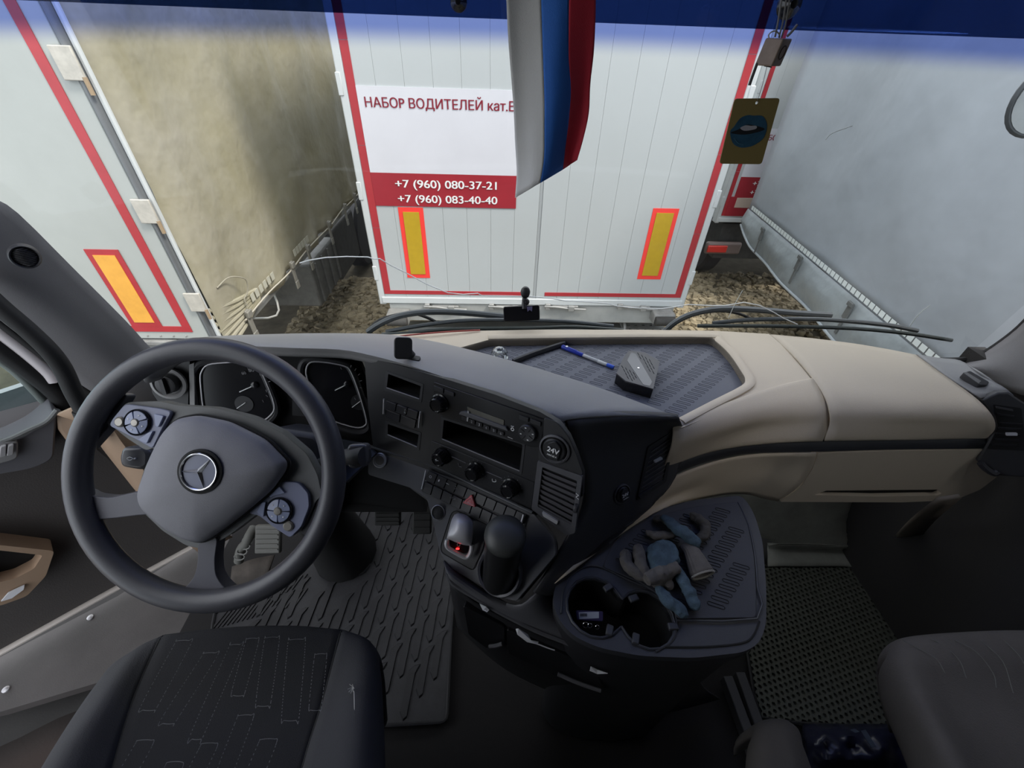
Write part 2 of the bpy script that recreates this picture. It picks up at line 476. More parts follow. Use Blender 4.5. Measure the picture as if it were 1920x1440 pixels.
for px, sgn in ((750, -1), (1238, 1)):
    c = Y(px, 587, YC)
    lm = obj('buffer_lamp', box((c[0], YC - .06, c[2]), (.18, .12, .10)), steel_dirty, tr, bevel=.012)
    obj('buffer_roller', lathe([(.034, -.085), (.04, -.08), (.04, .08), (.034, .085)], (c[0], YC - .13, c[2] - .005), (1, 0, 0), 16), steel_dark, lm)
c = Z(1205, 612, zb - .36)
obj('rear_step', prism([c + Vector((-.19, -.10, 0)), c + Vector((.20, -.10, 0)), c + Vector((.20, .12, 0)), c + Vector((-.19, .12, 0))], (0, 0, -.03),
    holes=[[c + Vector((i * .07 - .13 + a, j * .07 - .05 + b, 0)) for a, b in ((-.012, -.01), (.012, -.01), (.012, .01), (-.012, .01))] for i in range(5) for j in range(2)]), steel_dirty, tr)
obj('step_bracket', tube([c + Vector((-.22, -.12, -.02)), c + Vector((-.2, -.1, .05)), c + Vector((-.2, .1, .12))], .012), steel_dirty, tr)
for s in (-1, 1):
    for k in range(2):
        obj('wheel', lathe([(.20, -.14), (.46, -.13), (.5, -.09), (.5, .09), (.46, .13), (.2, .14)], ((x0 + x1) / 2 + s * 1.0, YC + 1.6 + k * 1.3, GZ + .5), (1, 0, 0), 26), rubber, tr)

# --- farther trailer on the right, its sign half hidden behind the silver tarpaulin
YF = 5.75
fx0 = Y(1352, 404, YF)[0]; fz = Y(1352, 404, YF)[2]
tf = thing('box_trailer', 'second white trailer farther off, its rear showing past the silver tarpaulin on the right', 'trailer', (fx0 + 1.2, YF, GZ))
trailer_back(tf, fx0, fx0 + 2.44, YF, fz)
fs0 = Y(1400, 369, YF)[2]; fs1 = Y(1400, 240, YF)[2]
sign(tf, fx0 + .09, fx0 + 1.22, fs0, fs1, YF - .004)
obj('red_band', box2((fx0 + .04, YF - .012, fz + .0), (fx0 + 1.3, YF - .007, fs0)), sign_red, tf)
obj('cream_plate', box2((fx0 + .13, YF - .017, fz + .11), (fx0 + .9, YF - .012, fs0 - .01)), mat('cream_plate', (.55, .45, .38), .5), tf)
obj('hoop_mark', tube([(fx0 + .42 + .1 * math.cos(a), YF - .016, fz + .02 + .1 * math.sin(a)) for a in [i * .35 for i in range(10)]], .006, 6), ink_white, tf)
obj('rear_beam', box2((fx0 + .1, YF + .05, fz - .62), (fx0 + 2.3, YF + .4, fz - .12)), steel_dark, tf, bevel=.01)
lb = Y(1350, 466, YF - .05)
la = obj('lamp_bar', box((lb[0] + .05, YF - .02, lb[2]), (.5, .08, .17)), mat('lamp_housing', (.16, .12, .11), .5), tf, bevel=.03)
obj('tail_lens', box((lb[0] - .05, YF - .07, lb[2]), (.28, .03, .10)), mat('tail_lens', (.55, .04, .03), .3), la, bevel=.02)
for k in range(2):
    obj('wheel', lathe([(.20, -.14), (.46, -.13), (.5, -.09), (.5, .09), (.46, .13), (.2, .14)], (fx0 + .35 + k * 1.7, YF + .9, GZ + .5), (1, 0, 0), 26), rubber, tf)

# --- trailer on the left: doors facing us, beige tarpaulin side running away
YL = 2.48; XL = -1.93
lz = Y(361, 622, YL)[2]; ltx = Y(361, 620, YL)[0]
tl = thing('curtain_trailer', 'trailer on the left with grimy beige tarpaulin side and an orange marker on its door', 'trailer', (XL - 1.2, YL, GZ))
dx1 = Y(392, 630, YL)[0]
leaf = obj('door_leaf', box2((XL - 2.5, YL, lz - .06), (dx1, YL + .06, 2.7)), mat('left_door', (.42, .44, .42), .45, var=.10, vscale=2), tl, bevel=.006)
for k in range(4): obj('rivet', [ball((ltx - .06 - .085 * k, YL - .002, lz - .035), .006, 8, 5)], steel_dirty, leaf)
obj('corner_post', box2((dx1 + .006, YL - .012, lz - .12), (XL + .0, YL + .12, 2.7)), grey_post, tl, bevel=.01)
obj('post_rail', tube([(XL + .012, YL + .03, lz - .1), (XL + .012, YL + .03, 2.65)], .014, 8, sm=1), white_frame, tl)
tw = .052
obj('red_tape', box2((ltx - tw, YL - .005, lz), (ltx, YL - .001, 2.65)), tape_red, tl, label='red reflective tape running up the door edge')
obj('red_tape', box2((ltx - 1.2, YL - .005, lz), (ltx - tw, YL - .001, lz + .042)), tape_red, tl)
a = Y(168, 467, YL); b = Y(228, 470, YL); c_ = Y(295, 604, YL)
marker(tl, [(c_[0] - .175, 0, lz + .04), (c_[0] + .020, 0, lz + .04), (c_[0] + .020, 0, a[2]), (c_[0] - .175, 0, a[2])], .034, marker_orange, YL, tape_red)
for py in (118, 395, 565):
    px = {118: 122, 395: 268, 565: 362}[py]
    h = Y(px, py, YL)
    hp = obj('hinge_plate', box((h[0] + .022, YL - .014, h[2]), (.10, .014, .13)), mat('hinge_cream', (.55, .52, .46), .5, var=.25, vscale=20), tl, bevel=.004)
    obj('hinge_pin', lathe([(.010, -.035), (.010, .035)], (h[0] + .066, YL - .014, h[2] - .085), (0, 0, 1), 12), mat('hinge_rust', (.33, .24, .15), .7, .4, 90), hp)
obj('rear_beam', box2((XL - 2.4, YL + .0, lz - .30), (XL, YL + .12, lz - .07)), steel_dirty, tl, bevel=.01)
ll = Y(300, 640, YL)
obj('door_latch', [box((ll[0], YL - .02, ll[2]), (.30, .02, .03)), box((ll[0] + .1, YL - .03, ll[2]), (.05, .03, .05))], steel_dirty, tl, bevel=.004)
zc = -.25                                            # lower edge of the tarpaulin
rg = random.Random(4); rows = []
for i in range(15):
    z = zc + (2.75 - zc) * (i / 14) ** 1.15; row = []
    for j in range(40):
        y = YL + .05 + j * .235
        crease = .026 * math.sin(j * 1.9 + .6 * math.sin(i * .7)) * max(0, 1 - j / 26) + .008 * math.sin(j * 5.1 + i)
        puck = .03 * math.exp(-i * .8) * math.sin(j * 3.3)
        row.append((XL + .012 + crease + puck + rg.uniform(-.006, .006), y, z))
    rows.append(row)
obj('tarpaulin', grid(rows, 2, 2), tarp_beige, tl, solid=.004, ang=80)
for k in range(7):                                    # folds gathered into the rear lower corner
    q0 = (XL + .022, YL + .62, zc + .07 + .012 * k); q1 = (XL + .012, YL + .04, zc - .05 + .055 * k)
    obj('tarp_fold', tube([q0, ((q0[0] + q1[0]) / 2 + .006, (q0[1] + q1[1]) / 2, (q0[2] + q1[2]) / 2 - .012), q1], .017, 8), tarp_beige, tl)
obj('side_rail', box2((XL - .05, YL + .1, zc - .05), (XL + .0, YL + 9, zc + .02)), steel_dirty, tl, bevel=.01)
obj('lashing_rope', tube([(XL + .055, YL + .3 + i * .42, zc + .055 + .012 * math.sin(i * 2.3)) for i in range(16)], .006, 6), mat('rope', (.5, .47, .40), .9), tl)
obj('loose_cord', tube([(XL + .04, 2.66, .13), (XL + .07, 2.78, .15), (XL + .10, 2.9, .08), (XL + .08, 2.9, -.02), (XL + .06, 2.86, -.06), (XL + .06, 2.86, -.12)], .0045, 8), mat('rope_dull', (.33, .31, .25), .9), tl)
for px, py in ((455, 570), (540, 480), (570, 448), (612, 408), (642, 375), (660, 352)):
    h = X(px, py, XL + .06)
    bk = obj('side_buckle', [box((XL + .065, h[1], zc + .02), (.016, .045, .20)), box((XL + .08, h[1], zc + .09), (.02, .06, .05)), box((XL + .07, h[1] - .005, zc - .10), (.012, .06, .07))], mat('buckle', (.30, .29, .26), .5, metal=.3), tl, bevel=.004)
for (ya, yb_) in ((2.98, 3.42), (3.85, 4.25)):        # white reflective pieces low on the tarpaulin
    for k in range(6):
        y = ya + (yb_ - ya) * k / 6
        obj('reflective_piece', box((XL + .052, y, zc + .14), (.003, .05, .06)), mat('reflective_dull', (.55, .54, .46), .4), tl)
gb = X(600, 480, XL - .2)
bx = obj('tool_box', prism([(XL - .55, 4.15, zc - .12), (XL + .02, 4.15, zc - .12), (XL + .02, 4.95, zc - .12), (XL - .55, 4.95, zc - .12)], (0, 0, -.48)), mat('toolbox', (.13, .13, .125), .7, .4, 60, var=.4, vscale=10), tl, bevel=.02)
for k in range(4): obj('box_rib', box((XL + .03, 4.25 + .2 * k, zc - .36), (.02, .03, .44)), MATS['toolbox'], bx, bevel=.004)
obj('support_rail', tube([(XL - .1, 3.55, zc - .05), (XL - .08, 3.42, zc - .28), (XL - .5, 3.40, zc - .3)], .009), mat('support_white', (.42, .42, .40), .5), tl)
obj('spare_rack', box2((XL - 1.6, 5.1, zc - .75), (XL - .05, 6.0, zc - .12)), steel_dark, tl, bevel=.03)
for k in range(3):
    obj('wheel', lathe([(.20, -.14), (.46, -.13), (.5, -.09), (.5, .09), (.46, .13), (.2, .14)], (XL - .22, 6.6 + k * 1.3, GZ + .5), (1, 0, 0), 24), rubber, tl)
obj('chassis_beam', box2((XL - 1.9, 2.8, zc - .45), (XL - .7, 11, zc - .06)), steel_dark, tl)

# --- silver tarpaulin trailer on the right
q1 = Z(1425, 397, 0); q2 = Z(1752, 662, 0)
dr = Vector((q1[0] - q2[0], q1[1] - q2[1], 0)); dr.normalize()
nr = Vector((-dr.y, dr.x, 0)) 
if nr.x > 0: nr = -nr
TP = Pl(nr, q1)
tg = thing('curtain_trailer', 'trailer close on the right under a smooth silver-blue tarpaulin with a white reflective line', 'trailer', (q1[0] + 1, 3, GZ))
yend = TP(1395, 417)
def tp(s, z, l=0.0):                                   # s metres toward us from the far edge
    q = Vector((yend[0], yend[1], 0)) - dr * s + nr * l; q.z = z; return q
rows = []
for i in range(9):
    z = -.06 + i * .36
    rows.append([tp(j * .42, z, .02 * math.sin(j * 1.1 + i * .8) * (.4 + .6 * math.sin(i * .5)) + .012 * math.sin(j * 2.7 - i)) for j in range(14)])
obj('tarpaulin', grid(rows, 3, 3), tarp_blue, tg, solid=.005, ang=80)
def fz_(s): return -.36 - .05 * min(s / 3, 1) + (.12 * (1 - s / .5) if s < .5 else 0)
rows = [[tp(j * .22, -.05, .012) for j in range(26)], [tp(j * .22, -.18, .045 + .012 * math.sin(j * 1.7)) for j in range(26)],
        [tp(j * .22, fz_(j * .22) + .03, .03 + .016 * math.sin(j * 1.3)) for j in range(26)], [tp(j * .22, fz_(j * .22), .02 + .018 * math.sin(j * 1.3)) for j in range(26)]]
obj('lower_flap', grid(rows, 2, 3), tarp_flap, tg, solid=.005, ang=80)
obj('flap_hem', tube([tp(j * .22, fz_(j * .22) - .005, .03 + .016 * math.sin(j * 1.3)) for j in range(26)], .013), mat('hem', (.40, .44, .47), .35), tg)
n = 64
for k in range(n):
    s = .16 + k * .062
    obj('reflective_piece', prism([tp(s, -.012, .05), tp(s + .05, -.012, .05), tp(s + .05, .03, .05), tp(s, .03, .05)], nr * .002), mat('reflective_white', (.80, .86, .86), .3), tg)
for px, py in ((1428, 440), (1497, 494), (1590, 583), (1745, 730)):
    c = TP(px, py, .06); ax = (-dr, nr, Vector((0, 0, 1)))
    obj('side_buckle', [box(c, (.05, .02, .13), ax), box(c + Vector((0, 0, .06)) + nr * .012, (.065, .02, .035), ax), box(c - Vector((0, 0, .13)), (.03, .006, .16), ax)], mat('buckle_dark', (.16, .17, .17), .5, metal=.2), tg, bevel=.004)
obj('chassis_beam', box2((yend[0] + .5, 1.0, -.85), (yend[0] + 2.2, 5.0, -.2)), steel_dark, tg)
rb = obj('front_panel', prism([tp(0, -.35, -.02), tp(0, -.35, -2.5), tp(0, 2.8, -2.5), tp(0, 2.8, -.02)], dr * -.05), tarp_blue, tg)

# --- kerb mirror hanging outside at the upper right
c = Y(1982, 178, 1.25)
km = thing('kerb_mirror', 'round grey mirror housing hanging outside the glass at the upper right', 'mirror', c)
obj('mirror_shell', lathe([(.0, -.05), (.05, -.045), (.078, -.02), (.086, 0), (.080, .006)], c, (-.35, -.9, -.1), 32, sy=1.15, xdir=(1, 0, 0)), mat('mirror_shell', (.10, .11, .12), .4), km)
obj('mirror_glass', lathe([(.0, .008), (.076, .008), (.076, .004)], c, (-.35, -.9, -.1), 32, sy=1.15, xdir=(1, 0, 0)), mat('mirror_face', (.42, .44, .44), .25, metal=.3, var=.2, vscale=9), km)
obj('mirror_arm', tube([c + Vector((.02, .03, .02)), c + Vector((.06, .02, .2)), c + Vector((.08, -.02, .5))], .014), seal_black, km)

# --- tinted sun visor above the windscreen, outside
vz = (Y(300, 22, 1.16)[2] + Y(1500, 47, 1.16)[2]) / 2
rows = [[(x, 1.16 + dy - .03 * (x - .18) ** 2, vz + dz) for x in (-1.35, -.9, -.45, 0, .45, .9, 1.35, 1.7)] for dy, dz in ((0, 0), (-.005, .08), (-.02, .16), (-.04, .24))]
o = tag(obj('sun_visor', grid(rows, 3, 3), glassy('visor_smoke', (.17, .24, .36), .008), solid=.004), 'dark blue see-through sun visor across the top of the windscreen outside', 'visor')

# ================================================================== CAB SHELL
KZ = 2.02                                            # ceiling height above the cab floor
struct('floor', prism([(-1.02, -1.5, -.02), (1.45, -1.5, -.02), (1.45, 1.25, -.02), (-1.02, 1.25, -.02)], (0, 0, -.10)), carpet)
struct('ceiling', prism([(-1.05, -1.6, KZ), (1.33, -1.6, KZ), (1.33, .62, KZ), (-1.05, .62, KZ)], (0, 0, .04)), ceil_grey)
struct('wall_back', prism([(-1.05, -1.55, 0), (1.33, -1.55, 0), (1.33, -1.55, KZ), (-1.05, -1.55, KZ)], (0, -.04, 0)), mat('back_lining', (.10, .095, .09), .95, .4, 400))
struct('wall_left', prism([(-1.05, -1.55, 0), (-1.05, -.30, 0), (-1.05, -.30, KZ), (-1.05, -1.55, KZ)], (-.05, 0, 0)), ceil_grey)
struct('wall_right', prism([(1.33, -1.55, 0), (1.33, -.30, 0), (1.33, -.30, KZ), (1.33, -1.55, KZ)], (.05, 0, 0)), ceil_grey)
struct('wall_front', [box2((-1.0, 1.18, -.02), (1.4, 1.22, .66))], firewall)
struct('trim_1', grid([[(x, .62 + .0 * x, KZ) for x in (-1.05, -.5, .18, .8, 1.33)], [(x, .78, KZ - .02) for x in (-1.05, -.5, .18, .8, 1.33)], [(x, .92, KZ - .12) for x in (-1.05, -.5, .18, .8, 1.33)]], 2, 3), ceil_grey, solid=.02)

# windscreen: slightly bowed glass leaning back, blue shade band dyed into its top
def wsy(x, z): return 1.055 - .085 * (x - .18) ** 2 - .13 * (z - .85)
wz1 = Y(960, 102, .97)[2]; wz2 = Y(960, 50, .97)[2]
rows = [[(x, wsy(x, z), z) for x in [-1.06 + i * .2 for i in range(13)]] for z in (.82, 1.0, 1.2, 1.4, 1.6, 1.8, 1.96)]
wn = sroot('window_1', (.18, 1.05, .82))
obj('windscreen_glass', grid(rows, 2, 2), glassy('windscreen', (.93, .95, .95), .035, .01, (wz1, wz2, (.26, .34, .74))), wn)
crk = [(562, 493), (580, 488), (610, 483), (650, 481), (690, 482), (702, 486), (712, 485), (735, 499), (762, 512), (800, 533), (840, 549), (868, 552), (896, 550), (903, 554), (960, 555), (1010, 557), (1030, 559), (1060, 564), (1100, 566), (1140, 569), (1152, 573), (1180, 577), (1240, 579), (1262, 576), (1290, 571), (1330, 573), (1360, 573), (1395, 567), (1425, 573), (1450, 585), (1470, 597), (1495, 608)]
def WS(px, py, off=0.0):
    y = .98
    for _ in range(8):
        p = Y(px, py, y); y = wsy(p[0], p[2]) - off
    return Y(px, py, y)
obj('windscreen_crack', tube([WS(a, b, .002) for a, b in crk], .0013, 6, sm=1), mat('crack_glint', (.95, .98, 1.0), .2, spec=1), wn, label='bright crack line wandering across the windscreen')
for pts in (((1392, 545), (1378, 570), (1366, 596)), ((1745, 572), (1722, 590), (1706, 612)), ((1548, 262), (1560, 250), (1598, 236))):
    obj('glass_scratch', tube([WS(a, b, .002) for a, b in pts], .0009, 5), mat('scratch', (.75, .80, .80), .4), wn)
# black ceramic border and seal round the lower corners
edge_r = [(1640, 668), (1700, 674), (1790, 675), (1835, 667), (1880, 640), (1925, 602), (1975, 540)]
obj('window_seal', tube([WS(a, b, .01) for a, b in edge_r], .008, 8), seal_black, wn)

# left screen pillar (grey trim, speaker), jamb and handle
PA = [(-20, 366), (32, 400), (133, 500), (233, 600), (293, 663)]
inner = [WS(a, b, .012) for a, b in PA]
inner = [Vector((-1.10, .80, 2.04))] + [inner[0] + (inner[0] - inner[2]) * .5] + inner + [inner[-1] + Vector((.06, .02, -.16))]
outer = [q + Vector((-.115, -.115, -.012)) for q in inner]
mid = [q + Vector((-.035, -.075, -.004)) for q in inner]
pr = sroot('trim_2', (-.95, .9, .9))
obj('pillar_cover', grid([inner, mid, outer], 3, 4), pillar_grey, pr, solid=.008)
o2 = [q + Vector((-.012, -.006, 0)) for q in outer]
back = [q + Vector((-.03, .05, 0)) for q in outer]
obj('door_seal', grid([outer, [q + Vector((-.030, .004, -.004)) for q in outer], [q + Vector((-.045, .05, -.004)) for q in outer]], 2, 2), seal_black, pr, solid=.01)
obj('jamb_panel', grid([[q + Vector((-.040, .02, -.004)) for q in outer], [q + Vector((-.10, .015, -.01)) for q in outer], [q + Vector((-.13, .10, -.01)) for q in outer]], 2, 2), jamb_white, pr, solid=.006)
def on3(grid3, px, py):                               # nearest point of the pillar cover under a picture position
    best = None
    for i in range(len(grid3) - 1):
        for k in range(11):
            pass
    return None
sc_ = D(46, 480, (mid[3] - CAM).dot(CF))
spk = thing('tweeter', 'small round ribbed speaker grille on the left windscreen pillar', 'speaker', sc_)
sax = (inner[3] - outer[3]).cross(inner[5] - inner[3]).normalized()
if sax.dot(CAM - sc_) < 0: sax = -sax
sax = (sax * .6 + (CAM - sc_).normalized() * .6).normalized()
sc_ = sc_ + sax * .006
obj('speaker_ring', lathe([(.021, -.02), (.0215, .004), (.0195, .009), (.0175, .007), (.017, .002)], sc_, sax, 32), dash_black, spk)
obj('speaker_cap', lathe([(.0175, .0), (.013, .005), (0, .008)], sc_, sax, 32), dash_black, spk)
sx_, sy_, _n = Pl(sax, sc_).axes()
for k in range(-5, 6):
    hw = math.sqrt(max(.0165 ** 2 - (k * .0029) ** 2, 0))
    obj('grille_bar', tube([sc_ + sy_ * (k * .0029) - sx_ * hw + sax * .004, sc_ + sy_ * (k * .0029) + sax * .010, sc_ + sy_ * (k * .0029) + sx_ * hw + sax * .004], .0011, 5), dash_black, spk)
hd = [(-60, 520, .80), (0, 575, .83), (50, 617, .86), (92, 657, .89), (118, 692, .92), (138, 735, .95), (160, 775, .98)]
gh = thing('grab_handle', 'long black grab handle bar along the driver side door opening', 'handle', D(100, 668, .95))
obj('grip_bar', tube([D(a, b, c) for a, b, c in hd], .0165, 12), seal_black, gh)
obj('grip_foot', tube([D(156, 768, .975), D(170, 800, 1.0), D(176, 825, 1.02)], .02, 10), seal_black, gh)

# driver's door, standing open
DP = Pl((.707, -.707, 0), (-1.03, .88, 0))
hz = Vector((-1.03, .88, .1))
door = sroot('door_1', hz)
def dq(s, z, l=0.0):                                  # s metres from the hinge along the open door
    q = hz + Vector((-.707, -.707, 0)) * s + DP.n * l; q.z = z; return q
obj('door_skin', prism([dq(0, .06, -.06), dq(1.0, .06, -.06), dq(1.0, .80, -.06), dq(0, .80, -.06)], DP.n * -.02), jamb_white, door)
obj('door_lining', prism([DP(105, 772), DP(0, 836), DP(-300, 1010), DP(-300, 1400), DP(0, 1222), DP(205, 1108), DP(385, 1010)], DP.n * -.05), mat('door_lining', (.085, .076, .074), .85, .7, 300), door, bevel=.006)
obj('lining_edge', tube([DP(a, b, .006) for a, b in ((395, 1004), (370, 1020), (205, 1110), (0, 1224), (-200, 1335))], .012, 10, flat=.6), mat('door_edge_light', (.66, .60, .56), .4), door, label='pale lower edge of the open door')
g = glassy('door_glass', (.78, .86, .86), .12, .03)
obj('door_pane', prism([DP(108, 742, -.02), DP(-400, 880, -.02), DP(-700, 300, -.02), DP(-60, 560, -.02), DP(50, 680, -.02)], DP.n * -.004), g, door)
for pts, r_, m_, nm in ((((-120, 560), (0, 652), (60, 697), (108, 737), (140, 778), (150, 800)), .021, seal_black, 'window_frame'),
                   (((-120, 525), (0, 618), (50, 657), (90, 693), (104, 712)), .017, jamb_white, 'painted_frame'),
                   (((-120, 606), (0, 676), (45, 712), (90, 760)), .009, mat('run_channel', (.20, .23, .22), .5), 'run_channel')):
    obj(nm, tube([DP(a, b, .01 if nm == 'window_frame' else (-.012 if nm == 'run_channel' else .02)) for a, b in pts], r_, 10), m_, door)
arm = obj('armrest', prism(rnd([DP(107, 768, .07), DP(101, 862, .07), DP(62, 879, .07), DP(-260, 935, .07), DP(-260, 905, .07), DP(0, 838, .07), DP(55, 812, .07)], .02), DP.n * -.08), mat('armrest_grey', (.15, .148, .165), .55, .4, 900), door, bevel=.006)
obj('armrest_lip', tube([DP(a, b, .075) for a, b in ((108, 768), (88, 790), (55, 806), (0, 830), (-150, 880))], .006, 8), mat('armrest_lip', (.16, .165, .165), .5), arm)
sw = obj('switch_pod', prism(rnd([DP(-60, 832, .082), DP(34, 828, .082), DP(34, 858, .082), DP(22, 864, .082), DP(-60, 886, .082)], .008), DP.n * -.02), dash_grey, door, bevel=.003)
for x_ in (3, 17):
    obj('window_switch', prism(rnd([DP(x_ - 2, 839 - x_ * .12, .09), DP(x_ + 9, 836 - x_ * .12, .09), DP(x_ + 8, 856 - x_ * .2, .09), DP(x_ - 4, 859 - x_ * .2, .09)], .003), DP.n * -.01), mat('switch_pale', (.40, .39, .40), .4), sw, bevel=.001)
obj('map_pocket', prism(rnd([DP(-90, 1020, .05), DP(0, 1022, .05), DP(102, 1033, .05), DP(86, 1080, .05), DP(50, 1118, .05), DP(0, 1136, .05), DP(-90, 1150, .05)], .01), DP.n * -.05,
    holes=[rnd([DP(-70, 1030, .05), DP(0, 1032, .05), DP(80, 1041, .05), DP(64, 1066, .05), DP(30, 1084, .05), DP(0, 1092, .05), DP(-70, 1100, .05)], .006)]), door_beige, door)
obj('pocket_floor', prism([DP(-80, 1026, .012), DP(0, 1030, .012), DP(88, 1040, .012), DP(60, 1078, .012), DP(0, 1100, .012)], DP.n * -.005), void_black, door)
rg_ = tag(obj('paper_scrap', prism([DP(2, 1128, .055), DP(16, 1112, .058), DP(46, 1098, .056), DP(44, 1106, .06), DP(22, 1122, .062)], DP.n * -.004), mat('paper', (.62, .62, .66), .8)), 'crumpled white paper scrap in the driver door pocket', 'paper')
struct('trim_9', prism([(-2.3, -1.2, -.14), (-.95, -1.2, -.14), (-.95, 1.1, -.14), (-2.3, 1.1, -.14)], (0, 0, -.03)), mat('step_dark', (.04, .038, .038), .8, .5, 200, var=.3))
# beige lower jamb between door and dashboard, and the step-side panel
jb = sroot('trim_3', (-1.0, .86, .3))
jx = [(118, 770), (172, 792), (205, 835), (240, 880), (280, 930), (330, 985), (385, 1030)]
L1 = [DP(a - 10, b + 6, .09) for a, b in jx]; L2 = [DP(a + 22, b - 8, .16) for a, b in jx]; L3 = [DP(a + 50, b - 22, .10) for a, b in jx]
obj('lower_jamb', grid([L1, L2, L3], 2, 3), door_beige, jb, solid=.006)
obj('jamb_corner', prism([DP(104, 776, .07), DP(165, 790, .09), DP(176, 835, .09), DP(150, 862, .08), DP(108, 806, .07)], DP.n * -.03), door_beige, jb, bevel=.008)
SP = Pl((0, 0, 1), (0, 0, -.03))
st = struct('trim_4', prism([SP(420, 990), SP(620, 1150), SP(560, 1200), SP(200, 1275), SP(0, 1335), SP(-300, 1400), SP(-300, 1390), SP(0, 1232), SP(220, 1118)], (0, 0, -.03)), mat('step_panel', (.11, .10, .10), .6, .5, 300, var=.3, vscale=7))
for a, b in ((170, 1158), (12, 1293)):
    obj('panel_screw', lathe([(.009, 0), (.009, .004), (.005, .007), (0, .008)], SP(a, b), (0, 0, 1), 14), satin, st)
struct('trim_5', grid([[SP(-200, 1470, -.12), SP(0, 1400, -.12), SP(150, 1330, -.12), SP(330, 1290, -.12)], [SP(-200, 1560, .02), SP(0, 1480, .02), SP(150, 1420, .02), SP(330, 1380, .02)]], 4, 4), mat('mud_carpet', (.045, .032, .028), .95, .8, 200), solid=.01)

# passenger door and right pillar
pd = sroot('door_2', (1.30, .5, 0))
obj('door_lining', prism([(1.33, -.3, 0), (1.33, .95, 0), (1.33, .95, .86), (1.33, -.3, .86)], (.05, 0, 0)), mat('pdoor_lining', (.030, .028, .028), .9, .5, 300), pd)
obj('door_pane', prism([(1.35, -.3, .86), (1.35, .80, .86), (1.35, .70, KZ), (1.35, -.3, KZ)], (.004, 0, 0)), glassy('side_glass_dimmer', (.30, .31, .32), .12, .03), pd)  # dark tint added to hold back sun from the passenger side
obj('door_armrest', prism(rnd([(1.33, .25, .62), (1.33, -.2, .62), (1.23, -.2, .62), (1.21, .1, .62), (1.25, .25, .62)], .04), (0, 0, -.06)), mat('pdoor_rest', (.10, .085, .078), .8, .5, 300), pd, bevel=.01)
pr2 = sroot('trim_6', (1.25, .85, .9))
inn = [WS(a, b, .014) for a, b in ((1795, 677), (1835, 668), (1880, 641), (1925, 603), (1975, 541), (2040, 440))]
inn += [inn[-1] + (inn[-1] - inn[-2]) * 1.6]
md = [q + Vector((.05, -.05, -.010)) for q in inn]
ou = [D(a, b, (q - CAM).dot(CF) * k) for (a, b, k), q in zip(((1797, 681, .99), (1846, 706, .97), (1894, 731, .95), (1935, 742, .93), (1990, 720, .91), (2080, 640, .90), (2200, 520, .90)), inn)]
inn[0] = inn[0] + Vector((.0, 0, -.035)); inn[1] = inn[1] + Vector((0, 0, -.008))
inn += [Vector((1.27, .84, 1.70)), Vector((1.29, .80, 2.04))]; ou += [Vector((1.27, .66, 1.60)), Vector((1.32, .60, 2.04))]
md = [(a + b) / 2 + (CAM - a) * .02 for a, b in zip(inn, ou)]
obj('pillar_cover', grid([inn, md, ou], 3, 4), pillar_grey, pr2, solid=.008)

# ================================================================== DASHBOARD
dash = thing('dashboard', 'wraparound dashboard with grey driver side hood and beige passenger side panels', 'dashboard', (.18, .85, .6))
# grey hood over the instruments and centre console
front = [(268, 700, .955), (300, 672, .975), (350, 652, .99), (420, 645, 1.0), (548, 649, 1.0), (637, 652, 1.0), (696, 662, 1.0), (769, 681, 1.0), (846, 706, 1.0), (929, 733, .998), (1012, 764, .99), (1062, 788, .975)]
rear = [(262, 672, .93), (292, 655, .90), (345, 641, .885), (410, 633, .88), (540, 628, .88), (640, 627, .88), (735, 629, .88), (800, 639, .885), (860, 652, .892), (959, 678, .90), (1110, 724, .905), (1270, 783, .912)]
Fr = [Z(*q) for q in front]; Re = [Z(*q) for q in rear]
Re2 = [q + Vector((0, .07, -.075)) if i < 7 else q + Vector((.02, .03, -.035)) for i, q in enumerate(Re)]
M1 = [a * .62 + b * .38 + Vector((0, 0, .008)) for a, b in zip(Fr, Re)]; M2 = [a * .25 + b * .75 + Vector((0, 0, .004)) for a, b in zip(Fr, Re)]
lipv = Vector((-.10, -.16, -1)).normalized()
lip1 = [q + Vector((0, -.006, -.008)) for q in Fr]; lip2 = [q + Vector((-.001, -.003, -.022)) for q in Fr]; lip3 = [q + Vector((.008, .02, -.030)) for q in Fr]
obj('hood', grid([Re2, Re, M2, M1, Fr, lip1, lip2, lip3], 3, 3), dash_grey, dash, solid=.004, ang=70)

